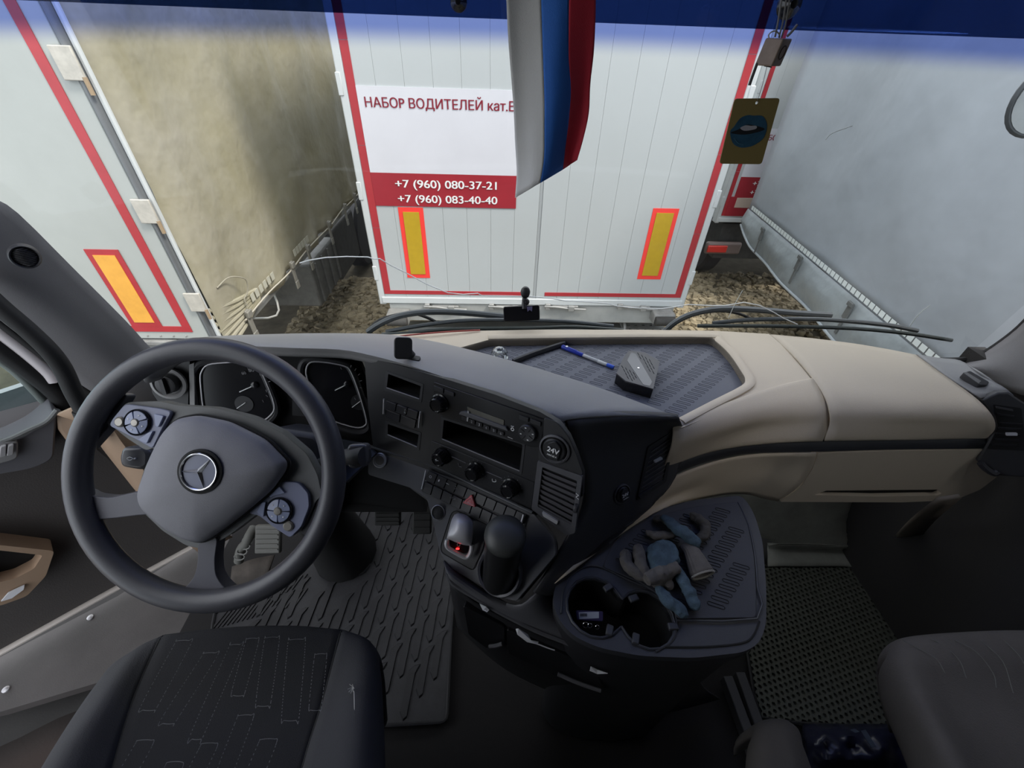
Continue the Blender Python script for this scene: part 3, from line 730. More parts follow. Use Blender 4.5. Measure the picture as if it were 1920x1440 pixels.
# face of the centre console, turned toward the driver
T0 = D(812, 718, .80)
FP = Pl((-.48, -.877, .28), T0)
def fp(px, py, l=0.0): return FP(px, py, l)
SIDEB = Z(1240, 768, .915)
face_o = [(683, 670), (745, 684), (846, 714), (929, 740), (1012, 772), (1046, 792), (1066, 818), (1080, 850), (1093, 888), (1092, 930), (1000, 968), (900, 928), (800, 888), (730, 858), (700, 842), (690, 760)]
hole_boxes = {'storage_slot': [(728, 701), (789, 724), (786, 748), (725, 727)], 'lower_slot': [(727, 795), (785, 815), (782, 838), (727, 815)]}
holes = [rnd(FP.L(h), .002, 2) for h in hole_boxes.values()]
store = [(832, 787), (980, 834), (974, 883), (829, 823)]
holes.append(rnd(FP.L(store), .003, 2))
obj('console_face', prism(FP.L(face_o, 0), FP.n * -.012, holes), face_black, dash)
for nm, h in list(hole_boxes.items()) + [('storage_tray', store)]:
    lp = FP.L(h, -.001); bk = [q - FP.n * .07 for q in lp]
    v = lp + bk; obj(nm, (v, [(0, 1, 5, 4), (1, 2, 6, 5), (2, 3, 7, 6), (3, 0, 4, 7), (4, 5, 6, 7)]), void_black, dash, smooth=False)
    obj('slot_edge', tube([FP(*h[3], .001), FP(*h[2], .001)], .0012, 6, sm=1), mat('edge_glint', (.30, .30, .32), .3), dash)
    obj('slot_frame', prism(rnd([q for q in FP.L([(h[0][0] - 5, h[0][1] - 6), (h[1][0] + 5, h[1][1] - 4), (h[2][0] + 4, h[2][1] + 7), (h[3][0] - 5, h[3][1] + 5)], .001)], .003, 2), FP.n * -.004, [rnd(FP.L(h, .001), .002, 2)]), dash_black, dash)
# grey surround at the right end (socket and vent live here)
ro = [(1020, 782), (1046, 793), (1066, 818), (1080, 850), (1094, 890), (1083, 893), (1008, 862)]
obj('console_cheek', prism(rnd(FP.L(ro, .003), .006), FP.n * -.006), mat('cheek_grey', (.034, .034, .037), .5, .3, 900), dash, bevel=.001)

# right-hand flank of the console
SA = Z(1062, 788, .975); SB = SIDEB
SD = D(1100, 1045, .83)
SPn = pl3(SA, SB, SD)
top_s = [SA + Vector((0, 0, -.004)), SA * .66 + SB * .34, SA * .33 + SB * .67, SB]
E0, E1 = Fr[-1], Re[-1]
ek = lambda t: (E0 * (1 - t) + E1 * t if t in (0, 1) else (E0, M1[-1], M2[-1], E1)[0]) if False else (E0 * (1 - t) + E1 * t + Vector((0, 0, .006 * math.sin(PI * t))))
rowS = [[ek(0) + Vector((-.01, .008, -.001)), ek(.28) + Vector((-.008, .012, .0)), ek(.6) + Vector((-.008, .012, .0)), ek(.9) + Vector((-.004, .010, 0)), ek(1) + Vector((0, .008, 0))],
        [ek(0) + Vector((.001, -.002, -.004)), ek(.28) + Vector((.0, -.002, -.004)), ek(.6) + Vector((0, -.002, -.004)), ek(.9) + Vector((.002, -.001, -.004)), ek(1) + Vector((.006, 0, -.006))],
        [SPn(1066, 806, .004), SPn(1124, 806, .006), SPn(1192, 804, .006), SPn(1262, 800, .004), SPn(1282, 804)],
        [SPn(1078, 850), SPn(1135, 842), SPn(1200, 832), SPn(1264, 824), SPn(1284, 822)],
        [SPn(1094, 895), SPn(1140, 890), SPn(1200, 875), SPn(1256, 864), SPn(1278, 860)],
        [SPn(1092, 950), SPn(1140, 945), SPn(1195, 935), SPn(1240, 922), SPn(1254, 912)],
        [SPn(1062, 1010), SPn(1110, 1010), SPn(1160, 1000), SPn(1194, 972), SPn(1208, 958)],
        [SPn(1030, 1065), SPn(1065, 1070), SPn(1100, 1052), SPn(1132, 1012), SPn(1150, 1000)],
        [SPn(1000, 1110), SPn(1030, 1115), SPn(1060, 1100), SPn(1080, 1060), SPn(1092, 1050)]]
obj('console_flank', grid(rowS, 3, 3), mat('flank_black', (.050, .050, .056), .5, .4, 900), dash, solid=.006, ang=70)

# beige passenger side
TZ = .876
brim = [(690, 640), (735, 630), (860, 622), (1000, 620), (1200, 620), (1340, 622), (1442, 628), (1468, 648), (1500, 688), (1490, 706), (1420, 735), (1408, 726), (1408, 716), (1400, 700), (1378, 665), (1352, 637), (1334, 630), (1150, 631), (920, 634), (880, 645), (850, 654), (770, 640)]
BP = Pl((0, 0, 1), (0, 0, TZ))
mat_px = [(850, 655), (880, 647), (920, 636), (1150, 633), (1334, 632), (1350, 642), (1374, 668), (1396, 702), (1400, 712), (1392, 724), (1330, 757), (1274, 786), (1181, 752), (1064, 713), (959, 683)]
out_px = [(600, 640), (640, 628), (735, 627), (860, 621), (1000, 618), (1200, 618), (1340, 620), (1442, 626), (1470, 650), (1505, 690), (1530, 722), (1480, 732), (1430, 744), (1345, 774), (1279, 802), (1262, 800), (1100, 760), (900, 700), (760, 665)]
ml = rnd(BP.L(mat_px), .012, 3)
obj('tray_surround', prism(BP.L(out_px), (0, 0, -.035), [ml]), beige, dash, bevel=.002)
rim = [(1277, 790), (1340, 757), (1398, 727), (1406, 712), (1398, 696), (1374, 662), (1348, 638), (1332, 629), (1150, 629), (915, 632)]
obj('tray_rim', tube([BP(a, b, .001) for a, b in rim], .011, 10, sm=3, flat=.45), beige, dash)
MP = Pl((0, 0, 1), (0, 0, TZ - .022))
tm = obj('tray_mat', prism(rnd([q + Vector((0, 0, -.022)) for q in BP.L(mat_px)], .012, 3), (0, 0, -.006)), tray_rubber, dash, bevel=.001)
obj('tray_wall', (lambda l: (l + [q - Vector((0, 0, .03)) for q in l], [(i, (i + 1) % len(l), (i + 1) % len(l) + len(l), i + len(l)) for i in range(len(l))]))([q - Vector((0, 0, .004)) for q in ml]), mat('tray_wall', (.10, .095, .095), .6), dash)
# slotted relief moulded into the mat: rows of pill outlines
def in_poly(p, poly):
    c = False; n = len(poly)
    for i in range(n):
        a, b = poly[i], poly[i - 1]
        if (a[1] > p[1]) != (b[1] > p[1]) and p[0] < (b[0] - a[0]) * (p[1] - a[1]) / (b[1] - a[1]) + a[0]: c = not c
    return c
def pills(poly, p0, du, dv, nu, nv, ln, wd, ang, z, r, margin=.012, skip=()):
    geo = []
    ca, sa = math.cos(ang), math.sin(ang)
    for i in range(nu):
        for j in range(nv):
            c = Vector(p0) + Vector(du) * i + Vector(dv) * j
            if (i + 3 * j) % 11 == 20: continue
            ok = all(in_poly((c.x + dx * margin * 1.4 + ca * ln * .5 * s, c.y + dy * margin + sa * ln * .5 * s), poly) for dx in (-1, 1) for dy in (-1, 1) for s in (-1, 1))
            if not ok or any((c.x - a) ** 2 + (c.y - b) ** 2 < rr * rr for a, b, rr in skip): continue
            pts = []
            for k in range(6): th = -PI / 2 + PI * k / 5; pts.append((ln / 2 + wd * math.cos(th), wd * math.sin(th)))
            for k in range(6): th = PI / 2 + PI * k / 5; pts.append((-ln / 2 + wd * math.cos(th), wd * math.sin(th)))
            geo.append(tube([(c.x + a * ca - b * sa, c.y + a * sa + b * ca, z) for a, b in pts], r, 4, closed=True, sm=1))
    return geo
poly = [(q.x, q.y) for q in MP.L(mat_px)]
ua = MP(1100, 660); ub = MP(1060, 668); vb = MP(1165, 671)
rowd = Vector((.045, -.020, 0)); cold = Vector((.0125, .0105, 0))
obj('mat_relief', pills(poly, MP(940, 700) - rowd * 16 - cold * 22, rowd, cold, 40, 70, .025, .0032, math.radians(-24), MP.p.z, .0007, .006), mat('relief_line', (.045, .048, .066), .6), tm, kind='stuff', smooth=True)
obj('tray_divider', tube([MP(a, b, .008) for a, b in ((962, 678), (1000, 663), (1055, 645), (1060, 645))], .0055, 8, sm=2, flat=1.4), dash_black, dash)

# beige panels curving down to the black strip
obj('beige_panel', grid([
    [Z(1262, 792, TZ + .0008), Z(1345, 762, TZ + .0008), Z(1428, 733, TZ + .0008), Z(1482, 718, TZ + .0008), Z(1528, 709, TZ + .0008)],
    [Z(1262, 801, TZ), Z(1345, 771, TZ), Z(1428, 742, TZ), Z(1482, 727, TZ), Z(1529, 717, TZ)],
    [Z(1262, 815, .868), Z(1346, 788, .868), Z(1430, 765, .868), Z(1490, 752, .868), Z(1543, 745, .868)],
    [Z(1260, 833, .852), Z(1342, 808, .852), Z(1420, 787, .852), Z(1490, 776, .852), Z(1552, 771, .852)],
    [Z(1254, 853, .828), Z(1330, 826, .828), Z(1400, 806, .828), Z(1476, 798, .828), Z(1554, 795, .828)],
    [Z(1244, 875, .800), Z(1307, 849, .800), Z(1370, 835, .800), Z(1453, 826, .800), Z(1543, 822, .800)],
    [Z(1242, 880, .790), Z(1306, 854, .790), Z(1370, 839, .790), Z(1453, 830, .790), Z(1542, 826, .790)]], 4, 4), beige, dash, solid=.004, ang=70)
def rr4(a, b, n=4): return [tuple(a[i] + (b[i] - a[i]) * k / n for i in range(3)) for k in range(n + 1)]
obj('glovebox_top', grid([
    [Z(1444, 628, .872), Z(1520, 635, .872), Z(1600, 645, .872), Z(1660, 655, .872), Z(1716, 666, .872)],
    [Z(1484, 664, .878), Z(1560, 670, .878), Z(1640, 682, .878), Z(1712, 694, .877), Z(1772, 706, .876)],
    [Z(1518, 703, .878), Z(1590, 707, .878), Z(1680, 715, .878), Z(1760, 726, .877), Z(1822, 742, .876)],
    [Z(1545, 742, .872), Z(1620, 744, .872), Z(1700, 750, .872), Z(1790, 757, .870), Z(1850, 768, .868)],
    [Z(1555, 772, .856), Z(1630, 773, .856), Z(1710, 777, .856), Z(1800, 781, .853), Z(1863, 787, .851)],
    [Z(1556, 797, .830), Z(1630, 797, .830), Z(1710, 798, .829), Z(1800, 800, .827), Z(1864, 804, .826)],
    [Z(1546, 822, .800), Z(1630, 821, .800), Z(1710, 820, .799), Z(1790, 818, .799), Z(1853, 817, .798)],
    [Z(1545, 826, .790), Z(1630, 825, .790), Z(1710, 824, .790), Z(1790, 822, .790), Z(1852, 821, .790)]], 4, 4), beige, dash, solid=.004, ang=70)
strip_t = [(1258, 878, .792), (1307, 855, .792), (1370, 840, .792), (1453, 831, .792), (1541, 826, .792), (1703, 824, .792), (1856, 821, .792)]
strip_b = [(1243, 903, .768), (1295, 878, .768), (1353, 860, .768), (1412, 851, .768), (1532, 848, .768), (1662, 844, .768), (1846, 842, .768)]
St = [Z(*q) + Vector((0, .006, .0)) for q in strip_t]; Sb = [Z(*q) + Vector((0, .004, 0)) for q in strip_b]
obj('trim_strip', grid([[q + Vector((0, .03, .01)) for q in St], St, Sb, [q + Vector((0, .03, -.004)) for q in Sb]], 4, 2), mat('strip_black', (.026, .028, .035), .5, .3, 900), dash, solid=.003)
obj('lower_panel', grid([
    [Z(1230, 908, .766), Z(1295, 880, .766), Z(1353, 862, .766), Z(1412, 852, .766), Z(1470, 850, .766), Z(1530, 849, .766)],
    [Z(1205, 938, .745), Z(1285, 905, .735), Z(1345, 885, .73), Z(1405, 876, .725), Z(1465, 872, .72), Z(1521, 878, .715)],
    [Z(1140, 995, .725), Z(1262, 930, .70), Z(1335, 908, .69), Z(1400, 902, .68), Z(1455, 902, .67), Z(1496, 912, .662)],
    [Z(1040, 1094, .712), Z(1226, 962, .705), Z(1325, 932, .65), Z(1392, 925, .63), Z(1435, 935, .61), Z(1458, 939, .60)]], 4, 4), beige, dash, solid=.004, ang=70)
GP = pl3(Z(1532, 848, .766), Z(1845, 842, .766), Z(1600, 941, .600))
glid = obj('glovebox_lid', prism(rnd(GP.L([(1534, 850), (1662, 846), (1846, 843), (1836, 868), (1872, 892), (1838, 918), (1790, 938), (1690, 942), (1462, 941), (1500, 914), (1523, 880)]), .006, 3), GP.n * -.02,
    [rnd(GP.L([(1526, 928), (1549, 920), (1757, 918), (1766, 925), (1757, 929), (1640, 931)]), .002, 2)]), beige, dash, bevel=.003)
obj('lid_grip', prism(GP.L([(1520, 932), (1545, 915), (1762, 914), (1772, 927), (1757, 934)], -.012), GP.n * -.006), void_black, glid)
# right end of the dashboard: grey shoulder and air vent
obj('end_shoulder', grid([[Z(1718, 665, .874), Z(1760, 672, .878), Z(1800, 677, .884), Z(1840, 700, .895)], [Z(1775, 706, .878), Z(1805, 712, .880), Z(1850, 722, .886), Z(1890, 732, .892)], [Z(1838, 747, .874), Z(1850, 745, .876), Z(1872, 741, .878), Z(1905, 748, .878)]], 4, 4), dash_grey, dash, solid=.004)
EP = pl3(Z(1840, 750, .872), Z(1926, 770, .872), Z(1840, 865, .740))
obj('vent_panel', prism(EP.L([(1840, 750), (1872, 736), (1892, 736), (1975, 790), (1990, 900), (1868, 892), (1833, 864), (1855, 825), (1868, 800), (1866, 786)]), EP.n * -.02), dash_black, dash, bevel=.004)
for k, (a, b, c, d) in enumerate(((1868, 762, 1900, 768), (1870, 775, 1903, 780), (1875, 792, 1918, 795), (1873, 801, 1916, 804), (1868, 812, 1914, 815), (1866, 822, 1912, 825), (1860, 832, 1908, 834))):
    obj('vent_slat', prism([EP(a, b, .006), EP(c, d, .006), EP(c, d + 3.5, .002), EP(a, b + 3.5, .002)], EP.n * -.003), dash_black if k else console_grey, dash)
obj('vent_cavity', prism(rnd(EP.L([(1862, 758), (1915, 765), (1924, 845), (1852, 842), (1872, 800)], .001), .004, 3), EP.n * -.002), void_black, dash)
obj('vent_tab', prism(rnd(EP.L([(1887, 812), (1908, 812), (1908, 817), (1887, 817)], .010), .001, 2), EP.n * -.004), bright, dash, label='bright metal vent tab')
obj('vent_wheel', tube([EP(a, b, .006) for a, b in ((1838, 868), (1850, 880), (1864, 888), (1872, 884))], .007, 8), dash_black, dash)

# ------------------------------------------------------------------ instrument cluster
CPn = Pl((.10, -.93, .33), Y(480, 740, .745))
clu = thing('instrument_cluster', 'instrument cluster with two chrome-ringed gauges behind the steering wheel', 'instruments', CPn(540, 790))
obj('cluster_bezel', prism(rnd(CPn.L([(300, 690), (360, 668), (560, 664), (672, 672), (700, 740), (712, 835), (560, 815), (360, 800), (300, 780)], -.02), .02, 4), CPn.n * -.02), void_black, clu)
g1 = [(376, 715), (378, 697), (390, 684), (420, 680), (467, 679), (484, 688), (500, 719), (514, 758), (509, 777), (484, 792), (430, 792), (390, 786), (381, 764)]
g2 = [(574, 700), (578, 683), (590, 678), (617, 680), (646, 686), (658, 697), (674, 739), (687, 786), (684, 798), (672, 802), (652, 798), (614, 784), (592, 760), (582, 728)]
for gi, (gl_, cc, nd, sc2, nd2) in enumerate(((g1, (478, 722), (449, 735), (460, 755), (444, 766)), (g2, (652, 720), (628, 732), (676, 752), (660, 764)))):
    gz = obj('gauge_glass', prism(CPn.L(gl_, .0), CPn.n * -.004), gloss_black, clu)
    obj('chrome_ring', tube(CPn.L(gl_, .003), .0018, 6, closed=True, sm=3), satin, clu)
    obj('gauge_shroud', tube(CPn.L([(a + (a - cc[0]) * .13, b + (b - cc[1]) * .10) for a, b in gl_], -.004), .008, 8, closed=True, sm=3), dash_black, clu)
    obj('needle', tube([CPn(*cc, .004), CPn(*nd, .004)], .0011, 6, sm=1), icon_white, gz)
    obj('needle_hub', lathe([(.008, 0), (.008, .003), (.005, .005), (0, .005)], CPn(*cc, .001), CPn.n, 16), gloss_black, gz)
    obj('needle', tube([CPn(*sc2, .004), CPn(*nd2, .004)], .0008, 6, sm=1), icon_white, gz)
    obj('small_dial', lathe([(.020, .001), (.020, .0015), (0, .0015)], CPn(sc2[0] - 2, sc2[1] + 2), CPn.n, 24), face_black, gz)
    for k in range(9):
        a = math.radians(120 - k * 22); r_ = 26 if gi == 0 else 24
        p = (cc[0] + r_ * 1.12 * math.cos(a), cc[1] - r_ * 1.5 * math.sin(a)); q = (cc[0] + r_ * .95 * math.cos(a), cc[1] - r_ * 1.3 * math.sin(a))
        if p[0] > (509 if gi == 0 else 680): continue
        obj('tick', tube([CPn(*p, .002), CPn(*q, .002)], .0007, 4, sm=1), icon_grey, gz)
text('numeral', '80', CPn(467, 697, .002), CPn(477, 696, .002), (0, 0, 1), icon_grey, clu, .01, .0003)
text('numeral', '60', CPn(454, 702, .002), CPn(462, 701, .002), (0, 0, 1), icon_grey, clu, .01, .0003)
text('numeral', '12', CPn(498, 735, .002), CPn(505, 735, .002), (0, 0, 1), icon_grey, clu, .01, .0003)
text('numeral', '10', CPn(486, 703, .002), CPn(492, 704, .002), (0, 0, 1), icon_grey, clu, .01, .0003)
obj('display', prism(rnd(CPn.L([(545, 702), (585, 704), (592, 741), (545, 739)], -.004), .004, 3), CPn.n * -.003), mat('display_grey', (.055, .055, .06), .3), clu)
obj('warning_panel', prism(rnd(CPn.L([(548, 744), (588, 746), (592, 782), (548, 779)], -.004), .002, 3), CPn.n * -.003), face_black, clu)
# light switch to the left of the cluster
lsP = CPn(318, 718, .004)
ls = thing('light_switch', 'round light switch left of the instruments seen through the wheel', 'switch', lsP)
obj('collar', lathe([(.036, 0), (.036, .006), (.030, .008), (.026, .002), (.026, 0)], lsP, CPn.n, 28), dash_grey, ls)
obj('knob', [lathe([(.022, 0), (.020, .016), (.016, .018), (0, .018)], lsP, CPn.n, 24), box(lsP + CPn.n * .02, (.008, .036, .012), CPn.axes())], dash_black, ls)
obj('left_bezel', prism(rnd(CPn.L([(288, 690), (350, 672), (356, 676), (352, 770), (300, 758), (284, 735)], -.004), .008), CPn.n * -.012), face_black, dash)
obj('bezel_strip', prism(CPn.L([(354, 684), (364, 680), (366, 780), (356, 776)], .004), CPn.n * -.01), dash_grey, dash, bevel=.001)
# knee panel under the cluster, steering column
KP = pl3(CPn(360, 800, .01), CPn(700, 838, .01), D(560, 905, .92))
obj('knee_panel', prism([CPn(350, 788, .012), CPn(545, 805, .012), CPn(690, 832, .012), D(705, 850, .85), D(650, 905, .86), D(560, 915, .86), D(330, 905, .88)], (0, .01, -.012)), mat('knee_blue_black', (.030, .036, .050), .45, .3, 900), dash, bevel=.003)
obj('knee_body', prism([CPn(300, 772, -.004), CPn(720, 838, -.004), CPn(790, 880, -.02), Z(800, 960, .50), Z(560, 960, .50), Z(300, 900, .50)], (0, .10, -.02)), void_black, dash)
col = thing('steering_column', 'black steering column shroud with control stalks behind the wheel hub', 'column', D(520, 860, .84))
obj('shroud', prism(rnd([D(500, 800, .80), D(600, 815, .80), D(608, 880, .80), D(560, 915, .80), D(470, 900, .80)], .02), CF * .10), dash_black, col, bevel=.01)
obj('column_tube', tube([D(480, 870, .76), D(540, 915, .98), D(600, 965, 1.2), Z(648, 1035, .01)], [.05, .05, .07, .11], 16), void_black, col)
rs = obj('brake_stalk', tube([D(596, 868, .78), D(618, 862, .76), D(640, 858, .745), D(662, 856, .73), D(684, 856, .72)], [.007, .010, .013, .016, .017], 14), dash_black, col)
obj('stalk_collar', prism(rnd([D(650, 834, .72), D(687, 833, .72), D(689, 872, .72), D(662, 880, .72), D(652, 876, .72)], .008), CF * .025), mat('stalk_gloss', (.09, .09, .10), .25), rs, bevel=.004)
ic = D(613, 863, .742)
obj('icon_mark', tube([ic + CR * (.004 * math.cos(a)) + CU * (.006 * math.sin(a)) for a in [i * PI / 4 for i in range(8)]], .0007, 5, closed=True, sm=1), icon_white, rs)
lsx = obj('indicator_stalk', prism(rnd([D(228, 838, .735), D(268, 838, .735), D(279, 848, .735), D(278, 876, .735), D(262, 882, .735), D(226, 876, .735), D(222, 860, .735)], .008), CF * .03), mat('stalk_gloss', (.09, .09, .10), .25), col, bevel=.006)
obj('stalk_arm', tube([D(270, 858, .75), D(330, 862, .79), D(420, 868, .82)], .014, 10), dash_black, lsx)
obj('icon_mark', tube([D(238, 860, .732), D(243, 857, .732), D(249, 860, .732), D(243, 863, .732)], .0006, 5, closed=True, sm=2), icon_white, lsx)
obj('icon_dot', ball(D(253, 860, .733), .0018, 8, 5), icon_white, lsx)

# ------------------------------------------------------------------ steering wheel
WD = .68
wc = D(386, 890, WD)
sw_ = thing('steering_wheel', 'black four-spoke steering wheel turned clockwise, with silver star badge on its hub', 'steering wheel', wc)
def wl(pts, d): return [D(a, b, WD + d) for a, b in pts]
R_ = 240 / F * WD
rim_pts = [wc + CR * (R_ * 1.002 * math.cos(a)) + CU * (R_ * .985 * math.sin(a)) for a in [2 * PI * i / 72 for i in range(72)]]
obj('rim', tube(rim_pts, .0185, 16, closed=True, sm=1, flat=1.0, ref=-CF), wheel_leather, sw_)
cover = [(332, 786), (372, 778), (432, 790), (500, 824), (540, 866), (537, 882), (510, 920), (445, 974), (398, 1008), (380, 1016), (352, 1012), (310, 988), (268, 950), (262, 925), (284, 862), (308, 812)]
cv = rnd(wl(cover, -.006), .012, 3)
cvc = sum(cv, Vector()) / len(cv)
def ring_(k, dz): return [cvc + (q - cvc) * k - CF * dz for q in cv]
ls4 = [ring_(1.0, -.02), ring_(1.0, .004), ring_(.97, .010), ring_(.90, .016), ring_(.60, .024), ring_(.25, .027)]
n_ = len(cv); v = [q for l in ls4 for q in l] + [cvc - CF * .0275]
f = [(i * n_ + k, i * n_ + (k + 1) % n_, (i + 1) * n_ + (k + 1) % n_, (i + 1) * n_ + k) for i in range(5) for k in range(n_)] + [(5 * n_ + k, 5 * n_ + (k + 1) % n_, 6 * n_) for k in range(n_)]
cov = obj('hub_cover', (v, f), wheel_pad, sw_, ang=60)
obj('hub_seam', tube(ring_(1.012, -.002), .0022, 6, closed=True, sm=1), void_black, sw_)
sur = [(334, 760), (300, 752), (236, 754), (205, 795), (238, 822), (275, 846), (290, 838), (270, 880), (256, 925), (262, 955), (305, 996), (350, 1024), (384, 1030), (430, 1004), (485, 962), (500, 978), (545, 1010), (572, 985), (592, 940), (604, 930), (596, 890), (575, 850), (530, 812), (470, 782), (400, 764)]
obj('hub_surround', prism(rnd(wl(sur, .006), .008, 3), CF * .022), mat('surround', (.14, .145, .15), .45, .3, 1100), sw_, bevel=.005)
spk_l = [(266, 920), (240, 926), (205, 934), (168, 930), (150, 918), (146, 985), (170, 976), (215, 972), (262, 966), (285, 965)]
spk_b = [(370, 1016), (371, 1050), (366, 1078), (350, 1100), (330, 1112), (440, 1116), (418, 1100), (404, 1080), (402, 1050), (408, 1005)]
obj('spoke', prism(rnd(wl(spk_l, .002), .01, 3), CF * .022), mat('spoke', (.11, .11, .135), .42, .3, 1100), sw_, bevel=.005)
obj('spoke', prism(rnd(wl(spk_b, .002), .01, 3), CF * .022), mat('spoke', (.11, .11, .135), .42, .3, 1100), sw_, bevel=.005)
obj('spoke', prism(rnd(wl([(230, 756), (200, 792), (205, 800), (178, 830), (160, 850), (160, 800), (185, 765), (215, 735), (240, 740)], .010), .01, 3), CF * .018), wheel_leather, sw_, bevel=.004)
obj('spoke', prism(rnd(wl([(560, 1000), (592, 950), (600, 905), (625, 880), (635, 930), (615, 985), (590, 1010)], .008), .01, 3), CF * .018), wheel_leather, sw_, bevel=.004)
# badge
bc = D(375, 884, WD - .033)
obj('badge_well', lathe([(.0345, -.006), (.0345, .001), (.031, .002), (.030, -.001), (0, -.001)], bc, -CF, 40), void_black, cov)
bd = obj('badge_disc', lathe([(.0285, -.002), (.0285, .0015), (0, .002)], bc, -CF, 40), mat('badge_blue', (.24, .26, .36), .3), sw_)
obj('badge_ring', tube([bc - CF * .003 + CR * (.0277 * math.cos(a)) + CU * (.0277 * math.sin(a)) for a in [2 * PI * i / 48 for i in range(48)]], .0017, 8, closed=True, sm=1), chrome, bd, label='silver ring of the three-pointed star badge')
for k, aa in enumerate((48, 178, 288)):
    a = math.radians(aa); tip = bc + CR * (.0277 * math.cos(a)) + CU * (.0277 * math.sin(a)) - CF * .003
    b1 = bc + CR * (.0042 * math.cos(a + 1.3)) + CU * (.0042 * math.sin(a + 1.3)) - CF * .002; b2 = bc + CR * (.0042 * math.cos(a - 1.3)) + CU * (.0042 * math.sin(a - 1.3)) - CF * .002
    top = bc - CF * .006
    obj('star_point', ([tip, b1, b2, top, bc - CF * .001], [(0, 1, 3), (0, 3, 2), (0, 2, 4), (0, 4, 1), (1, 4, 3), (2, 3, 4)]), chrome, bd, smooth=False)
# thumb control pads
def pad(cx, cy, rot, outline, small, wedges):
    p = obj('button_pad', prism(rnd(wl(outline, -.0005), .006, 3), CF * .012), pad_blue, sw_, bevel=.002)
    c = D(cx, cy, WD - .002)
    s_ = WD / F
    obj('rocker_ring', lathe([(.0215, -.003), (.0215, .002), (.0205, .003), (.019, .001), (.019, -.003)], c, -CF, 32), gloss_black, p)
    for k in range(4):
        a0 = rot + k * PI / 2 + .06; pts = []
        for i in range(7): a = a0 + (PI / 2 - .12) * i / 6; pts.append(c + CR * (.0185 * math.cos(a)) + CU * (.0185 * math.sin(a)) - CF * .003)
        for i in range(5): a = a0 + (PI / 2 - .12) * (4 - i) / 4; pts.append(c + CR * (.0065 * math.cos(a)) + CU * (.0065 * math.sin(a)) - CF * .005)
        obj('rocker_key', prism(pts, CF * .004), mat('rocker_blue', (.30, .34, .50), .25), p, bevel=.0006)
        am = a0 + PI / 4 - .06; q = c + CR * (.0125 * math.cos(am)) + CU * (.0125 * math.sin(am)) - CF * .0046
        obj('key_mark', prism([q + CR * .0014, q - CR * .0010 + CU * .0014, q - CR * .0010 - CU * .0014], CF * .0008), icon_white, p)
    obj('rocker_centre', lathe([(.0068, -.002), (.0068, .005), (.005, .0068), (0, .0072)], c, -CF, 20), mat('button_metal', (.35, .33, .30), .35, metal=.5), p)
    sc3 = D(*small, WD - .001)
    obj('end_button', lathe([(.0085, -.003), (.0085, .001), (.006, .003), (0, .003)], sc3, -CF, 20), mat('button_metal', (.35, .33, .30), .25, metal=.7), p)
    for wq in wedges:
        obj('wedge_key', prism(rnd(wl(wq, -.004), .002, 2), CF * .006), mat('rocker_blue', (.30, .34, .50), .25), p, bevel=.0008)
    return p
p1 = pad(258, 792, .30, [(234, 757), (300, 766), (322, 772), (306, 800), (286, 842), (262, 828), (204, 798), (210, 786)], (225, 791), [[(288, 776), (307, 780), (297, 801), (291, 800)], [(258, 825), (279, 810), (287, 808), (275, 832)]])
p2 = pad(524, 957, 1.5, [(528, 903), (560, 905), (578, 925), (580, 950), (565, 988), (544, 1009), (512, 988), (484, 966), (465, 963), (480, 945)], (541, 986), [[(523, 912), (534, 925), (512, 930), (506, 934), (505, 930)], [(498, 941), (496, 955), (494, 970), (481, 961), (490, 943)]])

# ------------------------------------------------------------------ radio, climate unit, switches on the console face
def quad(pl, px, l): return pl.L(px, l)
rad = thing('radio', 'black truck radio with small grey display at the top of the console', 'radio', FP(812, 770))
obj('faceplate', prism(rnd(FP.L([(813, 716), (1021, 787), (1018, 838), (996, 838), (812, 772)], .003), .002, 2), FP.n * -.004), mat('radio_face', (.016, .016, .018), .35), rad, bevel=.0008)
obj('display', prism(FP.L([(876, 763), (945, 788), (944, 799), (877, 774)], .0045), FP.n * -.002), mat('lcd_grey', (.13, .125, .11), .25), rad, label='grey display window')
obj('display_ledge', prism(FP.L([(862, 773), (870, 772), (948, 801), (953, 809), (860, 777)], .008), FP.n * -.006), console_grey, rad, bevel=.0008)
def knob(par, px, py, r, m=gloss_black, h=.016, notch=True):
    c = FP(px, py, .003)
    k = obj('knob', [lathe([(r * 1.22, 0), (r * 1.22, .003), (r * 1.05, .004), (r, .006), (r * .93, h), (r * .8, h + .002), (r * .7, h + .0005), (0, h + .0005)], c, FP.n, 28)], m, par)
    x, y, n = FP.axes()
    for i in range(16):
        a = 2 * PI * i / 16
        obj('knurl', box(c + n * (h * .6) + x * (r * .97 * math.cos(a)) + y * (r * .97 * math.sin(a)), (.0016, .0016, h * .7), (x, y, n)), m, k)
    return k, c + FP.n * (h + .001), x, y
knob(rad, 826, 755, .0155)
kc = FP(990, 811, .004)
x_, y_, n_f = FP.axes()
nav = obj('menu_button', lathe([(.0165, 0), (.0165, .004), (.015, .006), (.006, .005), (0, .005)], kc, FP.n, 28), mat('nav_grey', (.055, .055, .06), .3), rad)
for k in range(4):
    a = k * PI / 2 + .35
    obj('menu_mark', box(kc + FP.n * .0062 + x_ * (.0115 * math.cos(a)) + y_ * (.0115 * math.sin(a)), (.003, .0015, .0006), (x_, y_, n_f)), icon_white, nav)
    obj('menu_split', box(kc + FP.n * .0058 + x_ * (.0100 * math.cos(a + .8)) + y_ * (.0100 * math.sin(a + .8)), (.009, .0008, .001), (x_ * math.cos(a + .8) + y_ * math.sin(a + .8), y_ * math.cos(a + .8) - x_ * math.sin(a + .8), n_f)), void_black, nav)
